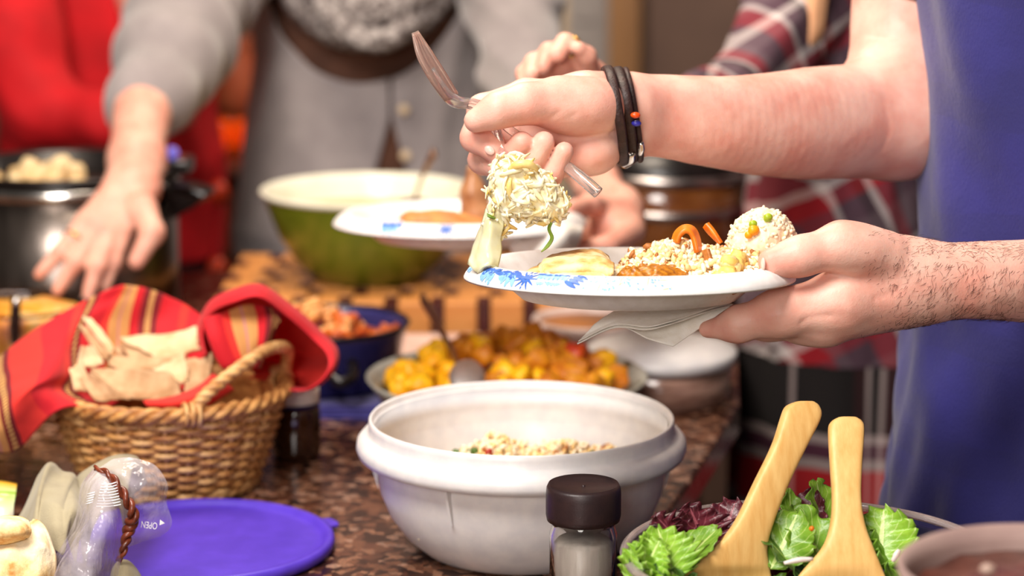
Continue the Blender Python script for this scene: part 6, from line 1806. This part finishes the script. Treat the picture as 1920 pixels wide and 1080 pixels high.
# bare forearm and reaching hand
fa = [C((268, 200, 3.05, 56), (255, 300, 2.95, 47)), C((255, 300, 2.95, 47), (240, 350, 2.90, 40)), C((262, 300, 2.95, 40), (262, 350, 2.90, 34))]
hb = [C((238, 345, 2.90, 34), (168, 415, 2.84, 25)), C((246, 350, 2.90, 34), (190, 428, 2.835, 25)), C((256, 355, 2.90, 32), (222, 430, 2.84, 24)), C((262, 350, 2.90, 30), (264, 400, 2.845, 24))]
f1 = [C((165, 415, 2.84, 22), (116, 470, 2.81, 17)), C((116, 470, 2.81, 17), (74, 514, 2.80, 12))]
f2 = [C((184, 428, 2.835, 22), (142, 490, 2.80, 17)), C((142, 490, 2.80, 17), (108, 544, 2.79, 12))]
f3 = [C((208, 436, 2.835, 22), (182, 500, 2.80, 17)), C((182, 500, 2.80, 17), (164, 558, 2.785, 12))]
f4 = [C((232, 430, 2.84, 20), (212, 490, 2.82, 16)), C((212, 490, 2.82, 16), (196, 536, 2.81, 12))]
tb_ = [C((268, 390, 2.85, 27), (286, 436, 2.82, 22)), C((286, 436, 2.82, 22), (256, 490, 2.80, 16))]
VA, FA = sdf_mesh([(0.02, fa), (0.015, hb, 0.015), (0.006, f1, 0.006), (0.006, f2, 0.003), (0.006, f3, 0.003), (0.006, f4, 0.003), (0.008, tb_, 0.008)], 0.0026, disp=lambda X: 0.0005 * noise3(X, 120, 2, 1))
# plate hand
fb = [C((1030, 235, 3.02, 44), (1120, 345, 2.76, 38)), C((1120, 345, 2.76, 38), (1165, 392, 2.66, 34))]
hb2 = [C((1160, 385, 2.67, 36), (1150, 425, 2.58, 36)), C((1170, 400, 2.66, 34), (1185, 432, 2.58, 26)), C((1150, 400, 2.66, 34), (1120, 440, 2.59, 30))]
t2 = [C((1140, 395, 2.60, 24), (1105, 384, 2.56, 20)), C((1105, 384, 2.56, 20), (1066, 392, 2.52, 16))]
g1_ = [C((1185, 435, 2.57, 25), (1140, 462, 2.53, 22)), C((1140, 462, 2.53, 22), (1085, 466, 2.52, 17))]
g2_ = [C((1165, 440, 2.59, 24), (1120, 470, 2.57, 20)), C((1120, 470, 2.57, 20), (1050, 462, 2.56, 15))]
g3_ = [C((1150, 445, 2.61, 22), (1100, 468, 2.61, 19)), C((1100, 468, 2.61, 19), (1040, 458, 2.61, 15))]
VB, FB = sdf_mesh([(0.02, fb), (0.015, hb2, 0.015), (0.008, t2, 0.008), (0.006, g1_, 0.006), (0.006, g2_, 0.004), (0.006, g3_, 0.004)], 0.0026, disp=lambda X: 0.0005 * noise3(X, 120, 2, 1))
VC, FC = sdf_mesh([(0.05, [C((500, -170, 3.55, 70), (375, -30, 3.40, 66)), C((375, -30, 3.40, 66), (322, 75, 3.22, 60)), C((322, 75, 3.22, 60), (268, 200, 3.05, 50)), C((880, -160, 3.58, 66), (965, 20, 3.44, 56)), C((965, 20, 3.44, 56), (978, 140, 3.28, 48)), C((978, 140, 3.28, 48), (1034, 240, 3.01, 40)), ('c', P(500, -170, 3.55), P(880, -160, 3.58), 0.06, 0.06), ('e', np.array([gx, YG, 1.3]), 0.12, 0.10, 0.34), ('c', np.array([gx, YG, 1.6]), np.array([gx, YG, 1.74]), 0.06, 0.055)])], 0.012)
gbody = build('body', (np.vstack([VA, VB, VC]), np.vstack([FA, FB + len(VA), FC + len(VA) + len(VB)])), MAT['skin_woman'], gw)
for (px, py, lab) in ((133, 440, 'gold ring'), (152, 446, 'gold ring')):
    pass
rt = thing('finger_ring', 'gold ring on the hand reaching over the left dishes', 'ring', P(140, 450, 2.82))
cen_, dr_ = P(140, 450, 2.823), dirv((160, 425, 2.84), (112, 478, 2.81))
u1 = np.cross(dr_, [0, 1, 0]); u1 /= np.linalg.norm(u1); u2 = np.cross(dr_, u1)
th = np.linspace(0, 2 * np.pi, 36, endpoint=False)
build('band', tube(cen_ + 0.0146 * (np.cos(th)[:, None] * u1 + np.sin(th)[:, None] * u2), 0.0018, 8, closed=True), MAT['gold'], rt)
# napkin and chicken with the second plate
g = loft([[(945, 430, 2.52), (1000, 420, 2.50), (1050, 410, 2.50), (1090, 412, 2.52)], [(950, 450, 2.46), (1000, 445, 2.44), (1055, 428, 2.44), (1092, 432, 2.47)], [(965, 480, 2.45), (1010, 486, 2.42), (1060, 465, 2.43), (1085, 455, 2.46)], [(985, 500, 2.47), (1020, 505, 2.45), (1055, 492, 2.46), (1075, 475, 2.48)]], 30, 40)
V = g[0] + (0.006 * noise3(g[0], 60, 2, 3))[:, None] * np.array([0, -1, 0.3])
tag(build('paper_napkin', (V, g[1], g[2]), MAT['paper'], solid=0.002), 'white crumpled napkin at the right rim of the second plate', 'napkin')
V, F = sdf_mesh([(0.012, [C((892, 402, 2.50, 26), (888, 365, 2.50, 22)), C((888, 365, 2.50, 22), (884, 318, 2.50, 11)), C((895, 405, 2.50, 24), (930, 410, 2.5, 18))])], 0.003, disp=lambda X: 0.001 * noise3(X, 200, 2))
tag(build('chicken_leg', (V, F), mat('roast_skin', srgb(190, 138, 96), srgb(146, 92, 56), 50, 0.4)), 'brown roast chicken leg standing on the second plate', 'meat')
V, F = sdf_mesh([(0.01, [E(790, 408, 2.48, 44, 0.03, 9), E(835, 412, 2.47, 30, 0.025, 8), E(870, 414, 2.47, 46, 0.03, 7)])], 0.003, disp=lambda X: 0.0015 * noise3(X, 250, 2))
tag(build('fried_pastry', (V, F), mat('fried_crust', srgb(208, 150, 84), srgb(184, 112, 60), 60, 0.5)), 'flat golden pastry pieces on the second plate', 'food')

# ============ person in red at far left
YR = 3.98
rx0 = P(205, 200, YR)[0]
rp = thing('person', 'person in a bright red top behind the slow cooker', 'person', (rx0, YR, 0))
MAT['red_fabric'] = mat('bright_red_fabric', srgb(206, 6, 20), srgb(176, 3, 14), 12, 0.8, bump=0.2, bscale=300)
rsec = []
for py, lx, rx_, ry in ((470, 20, 420, 0.14), (380, 10, 424, 0.14), (300, 0, 426, 0.14), (200, 5, 402, 0.135), (100, -10, 405, 0.135), (0, -20, 410, 0.135), (-120, -20, 420, 0.13), (-220, 40, 370, 0.11), (-280, 150, 260, 0.06)):
    a, b = P(lx, py, YR)[0], P(rx_, py, YR)[0]
    rsec.append((zc(py, YR), (a + b) / 2, YR, (b - a) / 2, ry))
build('top', torso(rsec, 120, 70, fold=lambda a, z: 0.02 * np.sin(6 * a + 14 * z) * np.sin(11 * z) + 0.01 * np.sin(17 * a)), MAT['red_fabric'], rp)
V, F = sdf_mesh([(0.03, [C((0, -120, 3.86, 105), (20, 60, 3.76, 92)), C((20, 60, 3.76, 92), (75, 205, 3.70, 66)), C((75, 205, 3.70, 66), (200, 225, 3.66, 50)), C((200, 225, 3.66, 50), (300, 215, 3.66, 42))])], 0.006, disp=lambda X: 0.004 * noise3(X, 26, 2, 4))
build('sleeve', (V, F), MAT['red_fabric'], rp)
V, F = sdf_mesh([(0.03, [C((360, -150, 3.95, 90), (352, 20, 3.9, 72)), C((352, 20, 3.9, 72), (330, 170, 3.78, 50))])], 0.006, disp=lambda X: 0.004 * noise3(X, 26, 2, 4))
build('sleeve', (V, F), MAT['red_fabric'], rp)
V, F = sdf_mesh([(0.02, [C((290, 215, 3.66, 32), (330, 205, 3.66, 34)), C((330, 205, 3.66, 34), (330, 170, 3.78, 40)), ('e', np.array([rx0, YR, 1.3]), 0.13, 0.10, 0.36), C((330, 215, 3.655, 16), (310, 235, 3.64, 13)), ('c', P(330, 170, 3.78), np.array([rx0, YR, 1.5]), 0.04, 0.06)])], 0.006)
build('body', (V, F), MAT['skin_woman'], rp)
rtr = [(0.03, rx0, YR, 0.15, 0.11), (0.5, rx0, YR, 0.17, 0.12), (zc(468, YR), rx0, YR, 0.172, 0.13)]
build('trousers', torso(rtr, 50, 16), MAT['dark_trousers'], rp)
build('apron_tie', tube([P(418, 280, 3.84), P(412, 350, 3.82), P(404, 440, 3.80), P(408, 500, 3.79)], [0.006, 0.007, 0.006, 0.008], 10, k=24), MAT['red_fabric'], rp)
for px, py in ((411, 362), (408, 505)):
    V, F = ellipsoid(0.016, 0.016, 0.02, 16, 10)
    build('apron_bead', (V + P(px, py, 3.79), F), mat('coral_bead', srgb(240, 80, 40), srgb(226, 60, 30), 40, 0.3), rp)

# ============ person in plaid behind the man
def plaid(name, base, vert, horiz, fx, fz, ang=0.0):
    N = NT(name); mp = N.n('ShaderNodeMapping'); mp.inputs['Rotation'].default_value = (0, ang, 0); N.l(N.obj(), mp.inputs[0])
    sx = N.n('ShaderNodeSeparateXYZ'); N.l(mp.outputs[0], sx.inputs[0])
    xx = N.math('ADD', sx.outputs[0], N.math('MULTIPLY', sx.outputs[1], 0.6))
    cv = N.ramp(N.math('FRACT', N.math('MULTIPLY', xx, fx)), vert, 'CONSTANT')
    chz = N.ramp(N.math('FRACT', N.math('ADD', N.math('MULTIPLY', sx.outputs[2], fz), 0.5)), horiz, 'CONSTANT')
    w = N.math('GREATER_THAN', N.math('SINE', N.math('MULTIPLY', N.math('ADD', xx, sx.outputs[2]), 2600)), 0.0)
    c = N.mix(0.5, cv, chz)
    N.l(c, N.b.inputs['Base Color']); N.set(Roughness=0.9); N.bump(N.noise(N.obj(), 400, 2), 0.3, 0.001)
    return N.m


k_, g_, r_d, w_, m_v = srgb(30, 20, 22), srgb(104, 84, 92), srgb(150, 14, 28), srgb(206, 194, 190), srgb(78, 54, 66)
MAT['plaid_shirt'] = plaid('plaid_flannel', None, [(0, m_v), (0.22, r_d), (0.40, w_), (0.46, m_v), (0.62, k_), (0.7, w_), (0.75, r_d), (0.9, g_)], [(0, g_), (0.25, m_v), (0.42, r_d), (0.55, w_), (0.62, m_v), (0.8, g_), (0.88, w_), (0.93, m_v)], 6.0, 6.0, 0.5)
kb, lw = srgb(20, 12, 12), srgb(190, 170, 166)
MAT['plaid_skirt'] = plaid('dark_plaid_wool', None, [(0, kb), (0.3, srgb(56, 14, 18)), (0.42, lw), (0.46, kb), (0.52, lw), (0.56, srgb(60, 16, 24)), (0.75, kb), (0.86, lw), (0.9, kb)], [(0, kb), (0.30, srgb(50, 14, 18)), (0.42, lw), (0.5, srgb(210, 10, 26)), (0.74, lw), (0.80, srgb(90, 30, 60)), (0.88, lw), (0.93, kb)], 7.0, 4.2)
YP = 3.02
pp = thing('person', 'person in plaid clothes behind the one in blue', 'person', (0.43, YP, 0))
psec = []
for py, lx, rx_, ry in ((640, 1386, 1790, 0.15), (520, 1392, 1780, 0.15), (430, 1394, 1770, 0.15), (340, 1400, 1765, 0.15), (200, 1405, 1765, 0.15), (60, 1420, 1770, 0.15), (-60, 1420, 1780, 0.14), (-150, 1480, 1720, 0.10), (-190, 1560, 1640, 0.06)):
    a, b = P(lx, py, YP)[0], P(rx_, py, YP)[0]
    psec.append((zc(py, YP), (a + b) / 2, YP, (b - a) / 2, ry))
build('shirt', torso(psec, 120, 70, fold=lambda a, z: 0.025 * np.sin(11 * a + 9 * z) + 0.012 * np.sin(23 * a)), MAT['plaid_shirt'], pp)
pls = [(0.10, 0.47, YP, 0.19, 0.16), (0.6, 0.46, YP, 0.175, 0.155), (zc(640, YP), 0.435, YP, 0.148, 0.152)]
build('skirt', torso(pls, 120, 40, fold=lambda a, z: 0.03 * np.sin(13 * a)), MAT['plaid_skirt'], pp)
V, F = sdf_mesh([(0.03, [C((1600, -160, 3.0, 110), (1500, 0, 2.92, 95)), C((1500, 0, 2.92, 95), (1390, 175, 2.76, 70)), C((1390, 175, 2.76, 70), (1290, 200, 2.58, 52))])], 0.005, disp=lambda X: 0.004 * np.sin(X[:, 0] * 70 - X[:, 2] * 70) + 0.002 * noise3(X, 30, 2))
build('sleeve', (V, F), MAT['plaid_shirt'], pp)
# open collar: chest and red undershirt
g = loft([[(1496, -40, 2.84), (1530, -40, 2.83), (1556, -40, 2.84)], [(1500, 20, 2.83), (1525, 20, 2.82), (1548, 20, 2.83)], [(1502, 60, 2.825), (1522, 62, 2.815), (1542, 60, 2.825)], [(1496, 90, 2.825), (1508, 98, 2.815), (1524, 88, 2.825)], [(1490, 112, 2.83), (1496, 114, 2.825), (1502, 110, 2.83)]], 20, 14)
build('lapel', g, mat('tan_lining', srgb(226, 170, 126), srgb(206, 146, 104), 20, 0.8), pp, solid=0.004)
g = loft([[(1476, 70, 2.83), (1484, 72, 2.82), (1490, 74, 2.825)], [(1462, 105, 2.825), (1480, 108, 2.81), (1496, 112, 2.82)], [(1448, 145, 2.82), (1470, 150, 2.80), (1492, 145, 2.815)]], 16, 14)
build('undershirt', g, MAT['red_fabric'], pp, solid=0.004)
fw = [C((1300, 200, 2.60, 42), (1150, 190, 2.42, 36)), C((1150, 190, 2.42, 36), (1105, 160, 2.37, 34))]
hw = [C((1105, 160, 2.37, 34), (1050, 120, 2.33, 30)), C((1110, 155, 2.38, 32), (1085, 112, 2.35, 26)), C((1100, 170, 2.37, 30), (1020, 140, 2.33, 26))]
q1 = [C((1085, 110, 2.35, 22), (1060, 80, 2.32, 17)), C((1060, 80, 2.32, 17), (1048, 104, 2.30, 15))]
q2 = [C((1060, 112, 2.34, 22), (1030, 98, 2.31, 18)), C((1030, 98, 2.31, 18), (1020, 125, 2.29, 15))]
q3 = [C((1035, 125, 2.33, 22), (1002, 118, 2.31, 18)), C((1002, 118, 2.31, 18), (996, 142, 2.29, 15))]
q4 = [C((1018, 142, 2.33, 20), (984, 138, 2.31, 16)), C((984, 138, 2.31, 16), (985, 160, 2.29, 14))]
q5 = [C((1105, 140, 2.34, 22), (1100, 105, 2.32, 17)), C((1100, 105, 2.32, 17), (1085, 90, 2.31, 13))]
VA, FA = sdf_mesh([(0.02, fw), (0.015, hw, 0.015), (0.006, q1, 0.006), (0.006, q2, 0.003), (0.006, q3, 0.003), (0.006, q4, 0.003), (0.006, q5, 0.005)], 0.0024)
VC, FC = sdf_mesh([(0.03, [C((1600, -140, 3.0, 70), (1500, 0, 2.92, 66)), C((1500, 0, 2.92, 66), (1390, 178, 2.76, 48)), C((1390, 178, 2.76, 48), (1290, 200, 2.59, 40)), ('c', np.array([0.43, YP, 1.5]), P(1600, -140, 3.0), 0.08, 0.06), ('e', np.array([0.43, YP, 1.3]), 0.11, 0.10, 0.3), ('c', np.array([0.43, YP, 1.5]), np.array([0.43, YP, 1.7]), 0.06, 0.055)])], 0.012)
build('body', (np.vstack([VA, VC]), np.vstack([FA, FC + len(VA)])), MAT['skin_woman'], pp)
def fring(name, label, c0, dr_, rr, m_, stone=None):
    t = thing(name, label, 'ring', c0)
    u1 = np.cross(dr_, [0, 1, 0.1]); u1 /= np.linalg.norm(u1); u2 = np.cross(dr_, u1)
    build('band', tube(c0 + rr * (np.cos(th)[:, None] * u1 + np.sin(th)[:, None] * u2), 0.0018, 8, closed=True), MAT[m_], t)
    if stone is not None:
        V, F = ellipsoid(0.005, 0.004, 0.005, 12, 8); build('stone', (V + stone, F), MAT['silver'], t)
fring('finger_ring', 'gold ring on the raised fist behind the gripping hand', P(1068, 88, 2.325), dirv((1085, 110, 2.35), (1060, 80, 2.32)), 0.0105, 'gold')
fring('finger_ring', 'silver ring with a bright stone on the raised fist', P(1074, 97, 2.333), dirv((1085, 110, 2.35), (1060, 80, 2.32)), 0.0112, 'silver', P(1068, 96, 2.312))
